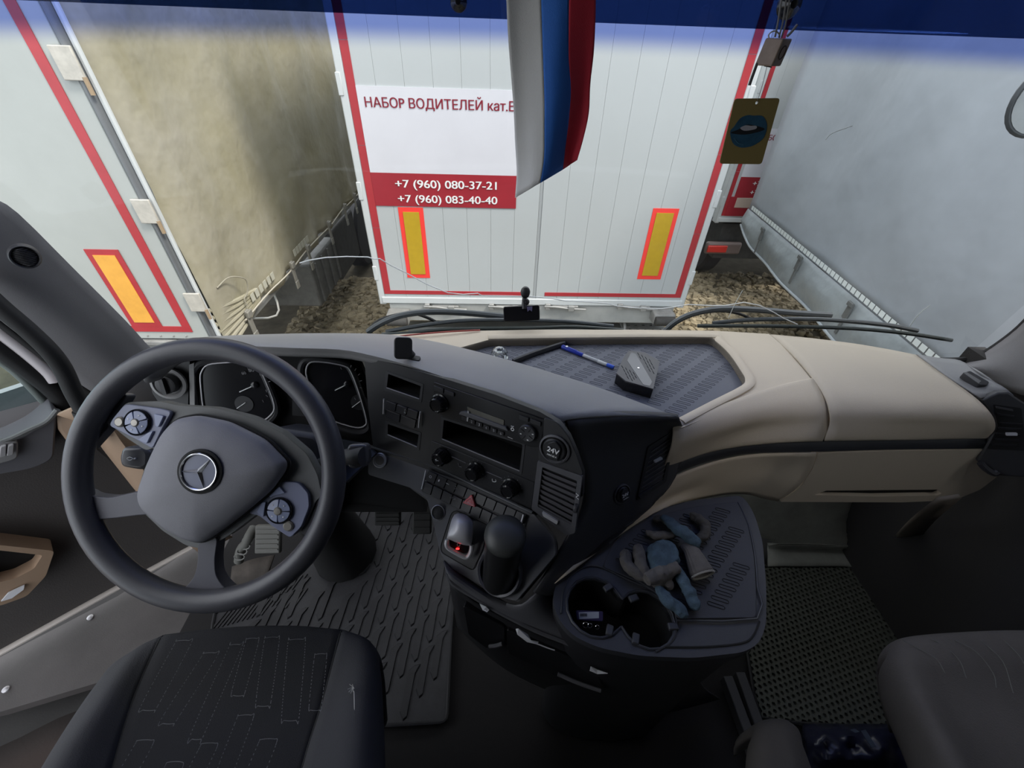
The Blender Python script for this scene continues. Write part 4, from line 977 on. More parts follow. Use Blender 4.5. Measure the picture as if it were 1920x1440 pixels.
for i in range(6):
    t = i / 5; px = 871 + t * 68; py = 785 + t * 27
    b = obj('preset_key', prism(rnd(FP.L([(px - 5.5, py - 5), (px + 5.5, py - 1), (px + 5, py + 6), (px - 6, py + 2)], .006), .001, 2), FP.n * -.003), face_black, rad, bevel=.0004)
    text('key_number', str(i + 1), FP(px - 1.5, py + 2, .0064), FP(px + 1.2, py + 3, .0064), y_, icon_grey, b, .01, .0002)
for q in ([(813, 723), (831, 729), (831, 738), (813, 732)], [(833, 731), (851, 737), (851, 744), (833, 738)], [(973, 778), (991, 784), (990, 792), (973, 786)], [(994, 785), (1014, 792), (1013, 800), (994, 793)]):
    obj('mode_key', prism(rnd(FP.L(q, .006), .001, 2), FP.n * -.003), face_black, rad, bevel=.0004)
text('lettering', 'AUX', FP(958, 799, .0036), FP(964, 801, .0036), y_, icon_white, rad, .02, .0003)
obj('aux_socket', tube([FP(961, 805, .004) + x_ * (.0028 * math.cos(a)) + y_ * (.0028 * math.sin(a)) for a in [i * PI / 5 for i in range(10)]], .0009, 6, closed=True, sm=1), icon_white, rad)
obj('edge_glint', tube([FP(952, 819, .0036), FP(961, 823, .0036)], .0005, 5, sm=1), icon_white, rad)

cl = thing('climate_control', 'heater control panel with three ribbed knobs under the storage tray', 'controls', FP(808, 868))
obj('panel', prism(rnd(FP.L([(808, 826), (1002, 905), (996, 957), (806, 868)], .002), .002, 2), FP.n * -.004), face_black, cl, bevel=.0008)
ks = []
for i, (px, py) in enumerate(((831, 854), (893, 881), (959, 912))):
    k, c, x, y = knob(cl, px, py, .0150, h=.020); ks.append((k, c))
    for j in range(11):
        if i == 0 and j % 2: continue
        a = math.radians(-40 + j * 26)
        obj('scale_dot', ball(FP(px, py, .0045) + x * (.0215 * math.cos(a)) + y * (.0215 * math.sin(a)), .0006, 6, 4), icon_grey, k)
c0 = ks[0][1]
obj('arrow_mark', [box(c0 + x_ * -.001, (.007, .0012, .0008), (x_, y_, n_f))], icon_white, ks[0][0])
obj('arrow_mark', tube([c0 + x_ * -.0015 + y_ * .003, c0 + x_ * -.0045, c0 + x_ * -.0015 - y_ * .003], .0006, 4, sm=1), icon_white, ks[0][0])
for a, b in (((847, 856), (873, 868)), ((913, 885), (941, 897))):
    obj('link_line', tube([FP(*a, .003), FP(*b, .003)], .0009, 5, sm=1), mat('line_grey', (.20, .20, .21), .4), cl)
obj('seat_icon', tube([FP(859, 868, .003), FP(861, 874, .003), FP(866, 876, .003)], .0007, 5, sm=1), icon_grey, cl)
obj('air_icon', tube([FP(923, 898, .003), FP(924, 903, .003), FP(930, 903, .003), FP(929, 899, .003)], .0007, 5, sm=2), icon_white, cl)

# small switch row with chrome ends on the left of the console
def switch_bank(par, pl, A, B, C, Dd, n, lift, chrome_ends=True):
    """n keys between corners A(top-left) B(top-right) C(bottom-right) D(bottom-left), picture positions"""
    ks = []
    for i in range(n):
        t0 = (i + .04) / n; t1 = (i + .96) / n
        L = lambda P, Q, t: (P[0] + (Q[0] - P[0]) * t, P[1] + (Q[1] - P[1]) * t)
        ks.append(obj('switch_key', prism(rnd(pl.L([L(A, B, t0), L(A, B, t1), L(Dd, C, t1), L(Dd, C, t0)], lift), .0008, 2), pl.n * -.006), MATS['key_black'], par, bevel=.0005))
    return ks
mat('key_black', (.030, .030, .035), .35)
sb = thing('switch_block', 'block of small black switches between chrome bars on the console face', 'switches', FP(756, 775))
k3 = switch_bank(sb, FP, (723, 751), (784, 773), (781, 787), (721, 765), 3, .006)
switch_bank(sb, FP, (721, 767), (781, 789), (778, 804), (720, 781), 2, .003)
for a, b in (((720, 748), (719, 776)), ((788, 772), (785, 802))):
    obj('chrome_bar', tube([FP(*a, .006), FP(*b, .006)], .0016, 8, sm=1), bright, sb)
obj('key_icon', tube([FP(759, 768, .0068), FP(762, 769, .0068), FP(761, 775, .0068), FP(758, 774, .0068)], .0005, 4, closed=True, sm=1), icon_white, k3[1])

# 24V socket and vent at the end of the console
def socket(name, label, pl, px, py, r, txt, lh):
    c = pl(px, py, .004); x, y, n = pl.axes()
    s = thing(name, label, 'socket', c)
    obj('collar', lathe([(r * 1.32, -.002), (r * 1.32, .002), (r * 1.18, .0035), (r * 1.05, -.001), (r, -.004)], c, n, 32), console_grey, s)
    cp = obj('cap', lathe([(r, -.004), (r, .003), (r * .9, .005), (0, .0055)], c, n, 32), face_black, s)
    obj('cap_tab', prism(rnd([c + n * .009 + x * (r * a) + y * (r * b) for a, b in ((-.55, -.75), (.55, -.75), (.6, .5), (0, 1.0), (-.6, .5))], r * .2, 3), n * -.005), face_black, cp, bevel=.0008)
    text('lettering', txt, c + n * .0096 - x * (r * .5) + y * (-r * .1), c + n * .0096 + x * (r * .5) + y * (-r * .1), y, icon_white, cp, .03, .0003)
    text('lettering', 'MAX.20 A', c + n * .0096 - x * (r * .42) + y * (-r * .45), c + n * .0096 + x * (r * .42) + y * (-r * .45), y, icon_white, cp, .03, .0003)
    return s
socket('power_socket', 'round 24V socket with capped lid above the centre air vent', FP, 1040, 842, .021, '24V', .01)
socket('power_socket', 'dim 24V socket on the dark passenger side flank of the console', SPn, 1166, 926, .016, '24V', .01)

def vent(name, label, pl, outer, inner, slats, lift=.004, deep=.02):
    s = thing(name, label, 'vent', pl(*outer[0]))
    obj('vent_frame', prism(rnd(pl.L(outer, lift), .004, 3), pl.n * -.008, [rnd(pl.L(inner, lift), .002, 2)]), console_grey if name == 'air_vent' else face_black, s, bevel=.0008)
    obj('vent_duct', prism(pl.L(inner, lift - .010 - 0), pl.n * -.003), void_black, s)
    for k in range(slats):
        t = (k + .5) / slats
        A_, B_, C_, D_ = inner[0], inner[1], inner[2], inner[3]
        L = lambda P, Q, t: (P[0] + (Q[0] - P[0]) * t, P[1] + (Q[1] - P[1]) * t)
        a = pl(*L(A_, D_, t), lift - .001); b = pl(*L(B_, C_, t), lift - .001)
        dn = (pl(*L(A_, D_, t + .09), lift - .007) - pl(*L(A_, D_, t), lift - .001))
        obj('vent_slat', prism([a, b, b + dn, a + dn], pl.n * -.0012), mat('slat_grey', (.13, .125, .14), .35), s)
    return s
cv_ = vent('air_vent', 'centre air vent with pale slanting slats at the console end', FP, [(1008, 864), (1092, 893), (1078, 1000), (1062, 1004), (996, 955)], [(1017, 876), (1082, 902), (1071, 985), (1008, 950)], 8, .006)
obj('vent_tab', prism(rnd(FP.L([(1016, 960), (1046, 978), (1044, 984), (1018, 968)], .010), .002, 2), FP.n * -.005), bright, cv_)
obj('vent_wheel', lathe([(.009, -.003), (.010, 0), (.009, .003)], FP(1080, 952, .006), x_, 20), dash_black, cv_)
obj('heat_icon', tube([FP(1080, 925, .0075), FP(1085, 929, .0075), FP(1080, 932, .0075), FP(1085, 936, .0075)], .0007, 5, sm=1), icon_white, cv_)
fv = vent('side_vent', 'black air vent with bright tab on the passenger side flank', SPn, [(1216, 838), (1266, 806), (1250, 904), (1194, 940)], [(1222, 842), (1262, 815), (1244, 900), (1200, 928)], 9, .006)
obj('vent_tab', prism(rnd(SPn.L([(1228, 864), (1241, 857), (1243, 861), (1229, 868)], .012), .001, 2), SPn.n * -.004), bright, fv, label='bright metal vent tab')
obj('vent_wheel', prism(rnd(SPn.L([(1198, 930), (1222, 915), (1220, 925), (1202, 936)], .010), .001, 2), SPn.n * -.004), dash_black, fv)

# ------------------------------------------------------------------ lower console: switch rows, parking brake, ashtray cup
LA = FP(806, 870, .0); LB = FP(998, 962, .0)

LPn = Pl((Vector((-.40, -.62, .70))), (LA + LB) / 2)
low = thing('lower_console', 'lower console panel sweeping from the start button down to the parking brake', 'console', LPn(900, 1000))
lo = [(690, 838), (720, 846), (806, 872), (900, 916), (1000, 962), (1040, 1010), (1043, 1040), (985, 1108), (968, 1128), (945, 1122), (850, 1070), (826, 1040), (812, 980), (800, 935), (770, 915), (690, 890)]
obj('console_panel', prism(rnd(LPn.L(lo), .006, 3), LPn.n * -.012), console_grey, low, bevel=.003)
obj('panel_skirt', prism(rnd([q - LPn.n * .012 for q in LPn.L([(700, 850), (806, 880), (1000, 966), (1042, 1016), (1044, 1045), (968, 1134), (850, 1078), (822, 1045), (808, 980), (796, 940), (765, 918)])], .006), (0.0, .07, -.07)), dash_black, low)
obj('top_trim', tube([LPn(a, b, .003) for a, b in ((690, 836), (720, 845), (806, 871), (900, 915), (998, 961))], .0035, 8), mat('trim_gleam', (.085, .09, .10), .35), low)
sbl = thing('start_button', 'round chrome-ringed engine start button right of the steering wheel', 'button', LPn(713, 863))
obj('ring', lathe([(.0165, -.002), (.0165, .003), (.0145, .0045), (.0125, .002), (.0105, .0035), (.0100, .001)], LPn(713, 863, .003), Vector(LPn.n) * .5 - CF * .5, 32), bright, sbl)
obj('button_face', lathe([(.0100, 0), (.0100, .003), (0, .0035)], LPn(713, 863, .003), Vector(LPn.n) * .5 - CF * .5, 24), mat('button_metal', (.35, .33, .30), .25, metal=.7), sbl)
kb = thing('switch_rows', 'two rows of blue-black switches between chrome bars below the heater knobs', 'switches', LPn(890, 930))
top = switch_bank(kb, LPn, (802, 882), (987, 966), (980, 984), (795, 899), 10, .008)
bot = switch_bank(kb, LPn, (794, 902), (978, 989), (971, 1008), (789, 920), 10, .008)
for a, b in (((799, 882), (791, 917)), ((982, 965), (974, 990))):
    obj('chrome_bar', tube([LPn(*a, .009), LPn(*b, .009)], .0018, 8, sm=1), bright, kb)
lx, ly, ln_ = LPn.axes()
for px, py, kk in ((807, 894, 0), (823, 901, 1), (839, 907, 2), (855, 915, 3)):
    c = LPn(px, py, .0088)
    if kk == 0: obj('key_icon', tube([c + lx * (.0028 * math.cos(a)) + ly * (.0022 * math.sin(a)) for a in [i * PI / 4 for i in range(8)]], .0005, 5, closed=True, sm=1), icon_white, top[0])
    elif kk == 1: obj('key_icon', box(c, (.0028, .0045, .0006), (lx, ly, ln_)), icon_white, top[1])
    elif kk == 2: obj('key_icon', tube([c - lx * .004, c + lx * .004], .0007, 5, sm=1), icon_white, top[2])
    else: obj('key_icon', tube([c - lx * .002 + ly * .003, c + lx * .002, c - lx * .002 - ly * .003], .0005, 5, sm=1), icon_white, top[3])
text('lettering', 'STOP', LPn(844, 933, .0086), LPn(854, 938, .0086), ly, icon_grey, bot[3], .02, .0003)
hz_ = obj('hazard_key', prism(rnd(LPn.L([(884, 927), (891, 951), (867, 943)], .014), .002, 3), LPn.n * -.008), mat('hazard_red', (.55, .05, .07), .35), kb, bevel=.0008, label='red hazard warning triangle key')
obj('triangle_mark', tube(LPn.L([(883, 932), (888, 948), (872, 942)], .0146), .0006, 5, closed=True, sm=1), icon_white, hz_)
obj('triangle_mark', tube(LPn.L([(881.5, 938), (884, 945), (877, 942)], .0146), .0006, 5, closed=True, sm=1), icon_white, hz_)
# round speaker-like knob
rb_ = thing('ring_button', 'round dark button with thin silver ring left of the parking brake', 'button', LPn(821, 961))
obj('button_body', lathe([(.0135, -.002), (.0135, .004), (.012, .005), (0, .005)], LPn(821, 961, .002), Vector(LPn.n) * .5 - CF * .5, 32), mat('ring_btn', (.05, .05, .052), .5, .8, 300), rb_)
obj('silver_ring', tube([LPn(821, 961, .006) + CR * (.0128 * math.cos(a)) + CU * (.0145 * math.sin(a)) for a in [2 * PI * i / 32 for i in range(32)]], .0011, 6, closed=True, sm=1), bright, rb_)
pb = thing('parking_brake', 'silver parking brake lever with small red light in a black well', 'lever', LPn(860, 1000))
obj('well_plate', prism(rnd(LPn.L([(855, 957), (915, 985), (905, 1030), (890, 1068), (880, 1066), (828, 1036), (826, 1025), (846, 962)], .0015), .006, 3), LPn.n * -.004), mat('well_grey', (.030, .030, .033), .5), pb, bevel=.0008)
obj('well_seam', tube(rnd(LPn.L([(855, 957), (915, 985), (905, 1030), (886, 1070), (828, 1036), (826, 1025), (846, 962)], .0018), .006, 3), .0008, 5, closed=True, sm=1), void_black, pb)
hy = (D(862, 965, .60) - D(852, 1035, .60)).normalized(); 
hand = [[D(a, b, c) for a, b, c in r] for r in [
    [(853, 966, 0.837), (861, 963, 0.832), (874, 967, 0.832), (884, 975, 0.837)],
    [(848, 975, 0.807), (860, 972, 0.797), (876, 977, 0.797), (887, 984, 0.807)],
    [(843, 992, 0.794), (857, 990, 0.784), (874, 995, 0.784), (886, 1000, 0.794)],
    [(839, 1006, 0.794), (853, 1007, 0.784), (871, 1012, 0.784), (884, 1017, 0.794)],
    [(838, 1008, 0.807), (852, 1014, 0.800), (869, 1020, 0.800), (883, 1022, 0.807)],
    [(842, 1006, 0.837), (854, 1010, 0.837), (868, 1014, 0.837), (880, 1018, 0.837)]]]
obj('brake_handle', grid(hand, 4, 4), satin, pb, solid=.003, ang=70, label='silver grip of the parking brake')
obj('handle_loop', tube([D(a, b, 0.807) for a, b in ((838, 1012), (837, 1022), (843, 1030), (868, 1044), (877, 1044), (883, 1034), (884, 1022))], .004, 8), satin, pb)
obj('indicator_face', prism(rnd([D(a, b, 0.814) for a, b in ((842, 1010), (880, 1026), (876, 1038), (868, 1038), (843, 1024))], .003, 2), CF * .012), gloss_black, pb)
obj('red_light', ball(D(858, 1029, 0.811), .0026, 10, 6, (1.4, .7, .7)), mat('red_lamp', (.8, .02, .02), .4, emit=('#ff2020', 2.5)), pb, label='small red light that is on')
obj('park_icon', tube([D(866, 982, 0.794) + CR * (.0035 * math.cos(a)) + CU * (.0028 * math.sin(a)) - CF * .003 for a in [i * PI / 4 for i in range(8)]], .0003, 4, closed=True, sm=1), icon_grey, pb)
obj('park_icon', tube([D(860, 1021, 0.812) + CR * (.003 * math.cos(a)) + CU * (.003 * math.sin(a)) - CF * .001 for a in [i * PI / 4 for i in range(8)]], .0004, 4, closed=True, sm=1), icon_grey, pb)
ac = thing('ashtray_cup', 'black lidded ashtray cup standing in a ringed holder on the console', 'cup', D(938, 1060, .66))
cb = D(938, 1070, .788); ctp = D(947, 1006, .728); ax_ = (ctp - cb); hh = ax_.length
obj('holder_ring', lathe([(.0445, -.006), (.0445, .006), (.042, .010), (.038, .008), (.036, -.01)], LPn(938, 1072, .006), Vector(LPn.n), 36), mat('holder_gleam', (.075, .075, .09), .3), ac)
obj('cup_body', lathe([(.0, -.03), (.0320, -.03), (.0325, 0), (.0338, hh * .9), (.0342, hh)], cb, ax_, 36), mat('cup_black', (.018, .018, .019), .28), ac)
lidn = (ax_.normalized() * .8 - CF * .5 + CU * .2).normalized()
obj('cup_lid', lathe([(.0352, -.005), (.0364, .002), (.0358, .009), (.0286, .017), (.0143, .021), (0, .022)], ctp, lidn, 36), mat('lid_grey', (.050, .052, .050), .42), ac)
lcx = CR - lidn * CR.dot(lidn); lcy = lidn.cross(lcx)
obj('thumb_dent', lathe([(.0145, .0185), (.0133, .0210), (.0048, .0195), (0, .019)], ctp - CU * .017 + lidn * -.0035 + CR * -.002, (lidn - CU * .35).normalized(), 24), mat('lid_dent', (.075, .078, .075), .35), ac)

# ------------------------------------------------------------------ engine-tunnel console with mat and cup holder
GP0 = Pl((0, 0, 1), (0, 0, .70))
gout = [(1040, 1100), (1062, 1062), (1118, 1030), (1152, 1000), (1230, 957), (1300, 938), (1392, 928), (1414, 962), (1430, 1015), (1437, 1100), (1437, 1172), (1424, 1206), (1396, 1223), (1300, 1234), (1200, 1230), (1120, 1214), (1074, 1192), (1048, 1162), (1036, 1130)]
gt = thing('tunnel_console', 'dark console between the seats with a ribbed mat and double cup holder', 'console', GP0(1240, 1100))
def fig8(pl, c1, r1, c2, r2, lift=0, neck=.6):
    a, b = pl(*c1, lift), pl(*c2, lift); d = b - a; L_ = d.length; e = d.normalized(); n = pl.n.cross(e)
    out = []
    for k in range(15):
        th = neck + (2 * PI - 2 * neck) * k / 14; out.append(a + e * (r1 * math.cos(th)) + n * (r1 * math.sin(th)))
    for k in range(15):
        th = PI + neck + (2 * PI - 2 * neck) * k / 14; out.append(b + e * (r2 * math.cos(th)) + n * (r2 * math.sin(th)))
    return out
f8 = fig8(GP0, (1116, 1137), .050, (1212, 1160), .047)
def shell(loop, vec):
    n = len(loop); v = loop + [q + Vector(vec) for q in loop]
    return v, [(i, (i + 1) % n, (i + 1) % n + n, i + n) for i in range(n)] + [tuple(range(n, 2 * n))]
gl_ = rnd(GP0.L(gout), .02, 4)
obj('console_top', prism(gl_, (0, 0, -.018), [f8]), mat('tunnel_top', (.040, .041, .048), .5, .4, 900), gt, bevel=.003)
obj('cup_well', shell([q + Vector((0, 0, -.004)) for q in f8], (0, 0, -.085)), void_black, gt)
obj('holder_rim', tube([q + Vector((0, 0, .001)) for q in fig8(GP0, (1116, 1137), .053, (1212, 1160), .050, 0, .5)], .0022, 6, closed=True, sm=1), mat('rim_blue', (.032, .034, .044), .5), gt)
obj('holder_plate', tube([GP0(a, b, .001) for a, b in ((1052, 1150), (1058, 1100), (1082, 1070), (1120, 1062), (1180, 1088), (1250, 1120), (1268, 1160), (1262, 1198), (1230, 1222))], .002, 6), mat('rim_blue', (.032, .034, .044), .5), gt)
for a, b, an in ((1188, 1122, .3), (1143, 1182, 1.2), (1192, 1198, 1.2), (1262, 1175, 0), (1140, 1102, .5)):
    c = GP0(a, b, .002)
    obj('grip_tab', box(c, (.018, .012, .008), (Vector((math.cos(an), math.sin(an), 0)), Vector((-math.sin(an), math.cos(an), 0)), Vector((0, 0, 1)))), MATS['tunnel_top'], gt, bevel=.002)
mpx = [(1150, 1018), (1180, 990), (1250, 962), (1310, 948), (1384, 940), (1402, 980), (1414, 1040), (1418, 1100), (1418, 1158), (1270, 1160), (1256, 1128), (1200, 1092), (1130, 1062)]
tm2 = obj('console_mat', prism(rnd(GP0.L(mpx, .004), .008, 3), (0, 0, -.005)), low_rubber, gt, bevel=.001)
obj('mat_border', tube(GP0.L([(1384, 942), (1404, 985), (1416, 1045), (1420, 1100), (1420, 1160), (1268, 1163)], .004), .0018, 6, sm=2), MATS['rim_blue'], gt)
obj('front_lip', tube(GP0.L([(1244, 1213), (1320, 1213), (1390, 1206), (1412, 1192), (1424, 1165)], .001), .0016, 6), void_black, gt)
poly2 = [(q.x, q.y) for q in GP0.L(mpx)]
obj('mat_relief', pills(poly2, GP0(1180, 1160) - Vector((.30, -.10, 0)), Vector((.044, -.016, 0)), Vector((.0115, .0105, 0)), 24, 44, .024, .0032, math.radians(-20), .7045, .0009, .009), mat('relief_dark', (.018, .019, .026), .6), tm2, kind='stuff')
body = [gl_, [q + Vector((0, 0, -.03)) for q in gl_]]
gc = sum(gl_, Vector()) / len(gl_)
def inset(l, k, dz): return [gc + (q - gc) * k + Vector((0, 0, dz)) for q in l]
lv = [inset(gl_, 1.0, -.012), inset(gl_, .99, -.04), inset(gl_, .93, -.10), inset(gl_, .88, -.30), inset(gl_, .86, -.70)]
n_ = len(gl_); v = [q for l in lv for q in l]
obj('console_body', (v, [(i * n_ + k, i * n_ + (k + 1) % n_, (i + 1) * n_ + (k + 1) % n_, (i + 1) * n_ + k) for i in range(4) for k in range(n_)]), mat('body_black', (.016, .016, .019), .6, .3, 900), gt)
# shoulder and drawer side under the driver-side edge
dw = thing('drawer_unit', 'black drawer block under the parking brake with papers sticking out', 'drawers', D(950, 1200, .95))
obj('shoulder', grid([[LPn(832, 1052, -.02), LPn(900, 1102, -.02), LPn(966, 1134, -.02), D(1006, 1112, .78), D(1036, 1092, .84)],
    [D(838, 1072, .80), D(898, 1112, .80), D(960, 1146, .80), D(1010, 1150, .80), D(1045, 1150, .82)],
    [D(846, 1088, .81), D(895, 1124, .81), D(955, 1160, .81), D(1005, 1180, .81), D(1070, 1204, .81)]], 4, 4), console_grey, dw, solid=.004)
obj('shelf_gleam', tube([D(a, b, .808) for a, b in ((838, 1074), (850, 1095), (890, 1120), (930, 1144), (975, 1168), (1006, 1183), (1064, 1206), (1120, 1230))], .0045, 8), console_grey, dw)  # paler tube stands in for the highlight along the shelf line
obj('unit_wall', grid([[D(842, 1084, .83), D(890, 1128, .83), D(955, 1164, .83), D(1008, 1190, .83), D(1075, 1215, .83), D(1180, 1245, .85), D(1300, 1250, .87)],
    [D(850, 1130, .90), D(895, 1180, .90), D(950, 1220, .90), D(1010, 1250, .90), D(1090, 1280, .90), D(1200, 1300, .92), D(1320, 1290, .95)],
    [D(858, 1175, 1.15), D(900, 1215, 1.15), D(950, 1255, 1.15), D(1020, 1290, 1.15), D(1110, 1325, 1.15), D(1220, 1340, 1.15), D(1350, 1310, 1.2)]], 3, 3), MATS['body_black'], dw, solid=.004)
DP1 = pl3(D(870, 1130, .84), D(1130, 1250, .84), D(960, 1240, .90))
for nm, q in (('drawer', [(868, 1136), (946, 1176), (946, 1212), (912, 1216), (878, 1190)]), ('drawer', [(950, 1180), (1120, 1256), (1130, 1300), (1040, 1268), (952, 1226)])):
    dwr = obj(nm, prism(rnd(DP1.L(q, .012), .006, 3), DP1.n * -.03), mat('drawer_black', (.014, .014, .016), .35), dw, bevel=.003)
    obj('drawer_lip', tube([DP1(q[-2][0] + 6, q[-2][1] - 4, .018), DP1((q[-2][0] + q[2][0]) / 2, (q[-2][1] + q[2][1]) / 2 - 3, .020), DP1(q[2][0] - 4, q[2][1] - 5, .018)], .004, 8), console_grey, dwr)
paper = MATS['paper']
def scrap(label, pts, m=paper, dp=.80):
    return tag(obj('paper_scrap', prism([D(a, b, dp - .004 * (i % 2)) for i, (a, b) in enumerate(pts)], CF * .0015), m, smooth=False), label, 'paper')
scrap('small white paper tip poking from the slot nearest the parking brake', [(899, 1132), (912, 1138), (917, 1144), (913, 1148), (905, 1144)])
scrap('folded white paper sticking out of the long drawer slot', [(967, 1180), (972, 1179), (990, 1190), (996, 1201), (1010, 1204), (1006, 1208), (988, 1204), (970, 1190)])
tag(obj('paper_strip', tube([D(1004, 1206, .798), D(1030, 1216, .798), D(1040, 1219, .798)], .0012, 5), paper), 'thin white strip trailing along the long drawer edge', 'paper')
scrap('crumpled white paper corner at the far end of the drawer block', [(1106, 1258), (1108, 1250), (1120, 1256), (1140, 1263), (1120, 1264)])
for a, b in ((1040, 1257), (1069, 1275), (1080, 1266)):
    pass
# box with barcode label and key ring in the cup holder
bz_ = thing('small_box', 'small violet box with white barcode label lying in the cup holder', 'box', GP0(1105, 1152, -.03))
BX = Pl((0, -.3, 1), GP0(1105, 1152, -.02))
obj('carton', prism(rnd(BX.L([(1080, 1144), (1131, 1146), (1131, 1165), (1082, 1163)]), .002, 2), BX.n * -.02), mat('violet', (.035, .025, .085), .5), bz_, bevel=.001)
lab = obj('label_sticker', prism(BX.L([(1085, 1148), (1123, 1147), (1123, 1159), (1086, 1161)], .0008), BX.n * -.0006), mat('label_white', (.40, .42, .48), .5), bz_)
for k in range(9):
    obj('bar_line', prism(BX.L([(1088 + k * 1.5, 1150), (1088.8 + k * 1.5, 1150), (1088.8 + k * 1.5, 1156), (1088 + k * 1.5, 1156)], .0012), BX.n * -.0003), void_black, lab, smooth=False)
kr = thing('key_ring', 'little metal key rings at the bottom of the cup holder', 'keys', GP0(1110, 1175, -.03))
for a, b, r in ((1120, 1176, .0035), (1098, 1172, .005), (1106, 1173, .004)):
    c = GP0(a, b, -.01)
    obj('ring', tube([c + CR * (r * math.cos(t)) + CU * (r * math.sin(t)) for t in [i * PI / 6 for i in range(12)]], .0007, 6, closed=True, sm=1), chrome, kr)

# ------------------------------------------------------------------ work gloves
knit_grey = mat('knit_grey', (.15, .138, .132), .95, 1.0, 900, var=.25, vscale=60)
knit_blue = mat('glove_blue', (.075, .125, .175), .85, 1.0, 500, var=.45, vscale=45)
def GT(px, py, h): return GP0(px, py, .006 + h)
def fing(name, pts, r, m, par, kind=None):
    P_ = [GT(*q) for q in pts]; rr = [r * .82] + [r] * 3 + [r * .85, r * .4]
    e = (P_[-1] - P_[-2]).normalized(); P_.append(P_[-1] + e * r * .5)
    return obj(name, [tube(P_, rr, 12, sm=4, flat=.8), ball(P_[0], r * .82, 10, 6, (1, 1, .8)), ball(P_[-1] - e * r * .35, r * .62, 10, 6)], m, par, remesh=.0018)
g1_ = thing('work_glove', 'grey knit glove with blue palm, nearer the cup holder, fingers spread', 'glove', GT(1240, 1080, 0))
fing('finger', [(1212, 1082, .010), (1190, 1072, .012), (1177, 1060, .011), (1174, 1040, .009)], .0128, knit_grey, g1_)
fing('finger', [(1214, 1080, .014), (1204, 1062, .016), (1199, 1045, .014), (1198, 1028, .010)], .0132, knit_grey, g1_)
fing('finger', [(1238, 1106, .012), (1252, 1125, .012), (1268, 1138, .010), (1282, 1150, .008)], .0125, knit_blue, g1_)
fing('finger', [(1272, 1072, .012), (1284, 1095, .014), (1296, 1118, .012), (1303, 1136, .009)], .0125, knit_blue, g1_)
fing('finger', [(1240, 1080, .010), (1250, 1092, .012), (1256, 1098, .010)], .010, knit_grey, g1_)
def blob(name, pts, th, m, par, z0=0.004, vox=.002):
    lo_ = rnd([GT(a, b, z0) for a, b in pts], .008, 3)
    c = sum(lo_, Vector()) / len(lo_); up = Vector((0, 0, 1))
    L_ = [lo_, [q + up * th * .6 for q in lo_], [c + (q - c) * .82 + up * th * .95 for q in lo_], [c + (q - c) * .4 + up * th for q in lo_]]
    n = len(lo_); v = [q for l in L_ for q in l] + [c + up * th]
    f = [tuple(range(n))] + [(i * n + k, i * n + (k + 1) % n, (i + 1) * n + (k + 1) % n, (i + 1) * n + k) for i in range(3) for k in range(n)] + [(3 * n + k, 3 * n + (k + 1) % n, 4 * n) for k in range(n)]
    return obj(name, (v, f), m, par, remesh=vox)
blob('palm', [(1210, 1032), (1228, 1024), (1244, 1020), (1258, 1028), (1268, 1044), (1272, 1062), (1250, 1078), (1222, 1086), (1212, 1066)], .030, knit_blue, g1_)
obj('folded_edge', tube([GT(a, b, .026) for a, b in ((1212, 1088), (1228, 1080), (1250, 1072), (1272, 1062))], [.012, .014, .013, .010], 12, sm=4), knit_grey, g1_, remesh=.002)
blob('wrist', [(1208, 1078), (1225, 1074), (1262, 1064), (1276, 1070), (1262, 1086), (1236, 1108), (1222, 1102)], .022, knit_grey, g1_)
g2_ = thing('work_glove', 'twisted blue and grey knit glove lying farther back, ribbed cuff toward us', 'glove', GT(1280, 1010, 0))
fing('finger', [(1262, 1002, .010), (1245, 1004, .010), (1228, 1004, .009), (1216, 999, .007)], .0095, knit_grey, g2_)
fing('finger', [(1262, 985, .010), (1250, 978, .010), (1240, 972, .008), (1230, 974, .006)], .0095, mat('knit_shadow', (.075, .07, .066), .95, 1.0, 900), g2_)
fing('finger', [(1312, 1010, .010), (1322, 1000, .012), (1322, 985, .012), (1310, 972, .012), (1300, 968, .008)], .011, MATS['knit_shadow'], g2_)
obj('palm', tube([GT(a, b, h) for a, b, h in ((1240, 968, .016), (1256, 978, .020), (1272, 992, .026), (1288, 1004, .026), (1304, 1016, .020), (1310, 1022, .016))], [.007, .013, .015, .016, .015, .012], 14, sm=4, flat=.7), knit_blue, g2_, remesh=.002)
cf = []
for t, (a, b, h, r) in enumerate(((1285, 1022, .014, .012), (1296, 1032, .016, .014), (1304, 1048, .016, .017), (1314, 1070, .014, .021), (1318, 1078, .013, .022))):
    cf.append((GT(a, b, h), r))
axc = (cf[-1][0] - cf[0][0]).normalized(); sxc = axc.cross(Vector((0, 0, 1))).normalized(); upc = sxc.cross(axc)
rings = []
for c, r in cf:
    rings.append([c + sxc * (math.cos(2 * PI * k / 36) * r * (1 + .07 * (k % 2))) + upc * (math.sin(2 * PI * k / 36) * r * .6 * (1 + .07 * (k % 2))) for k in range(36)])
v = [q for l in rings for q in l]
obj('cuff', (v, [(i * 36 + k, i * 36 + (k + 1) % 36, (i + 1) * 36 + (k + 1) % 36, (i + 1) * 36 + k) for i in range(4) for k in range(36)]), knit_grey, g2_, solid=.003)
obj('cuff_hem', tube(rings[-1], .0022, 6, closed=True, sm=1), mat('knit_pale', (.30, .29, .27), .95, .8, 900), g2_)

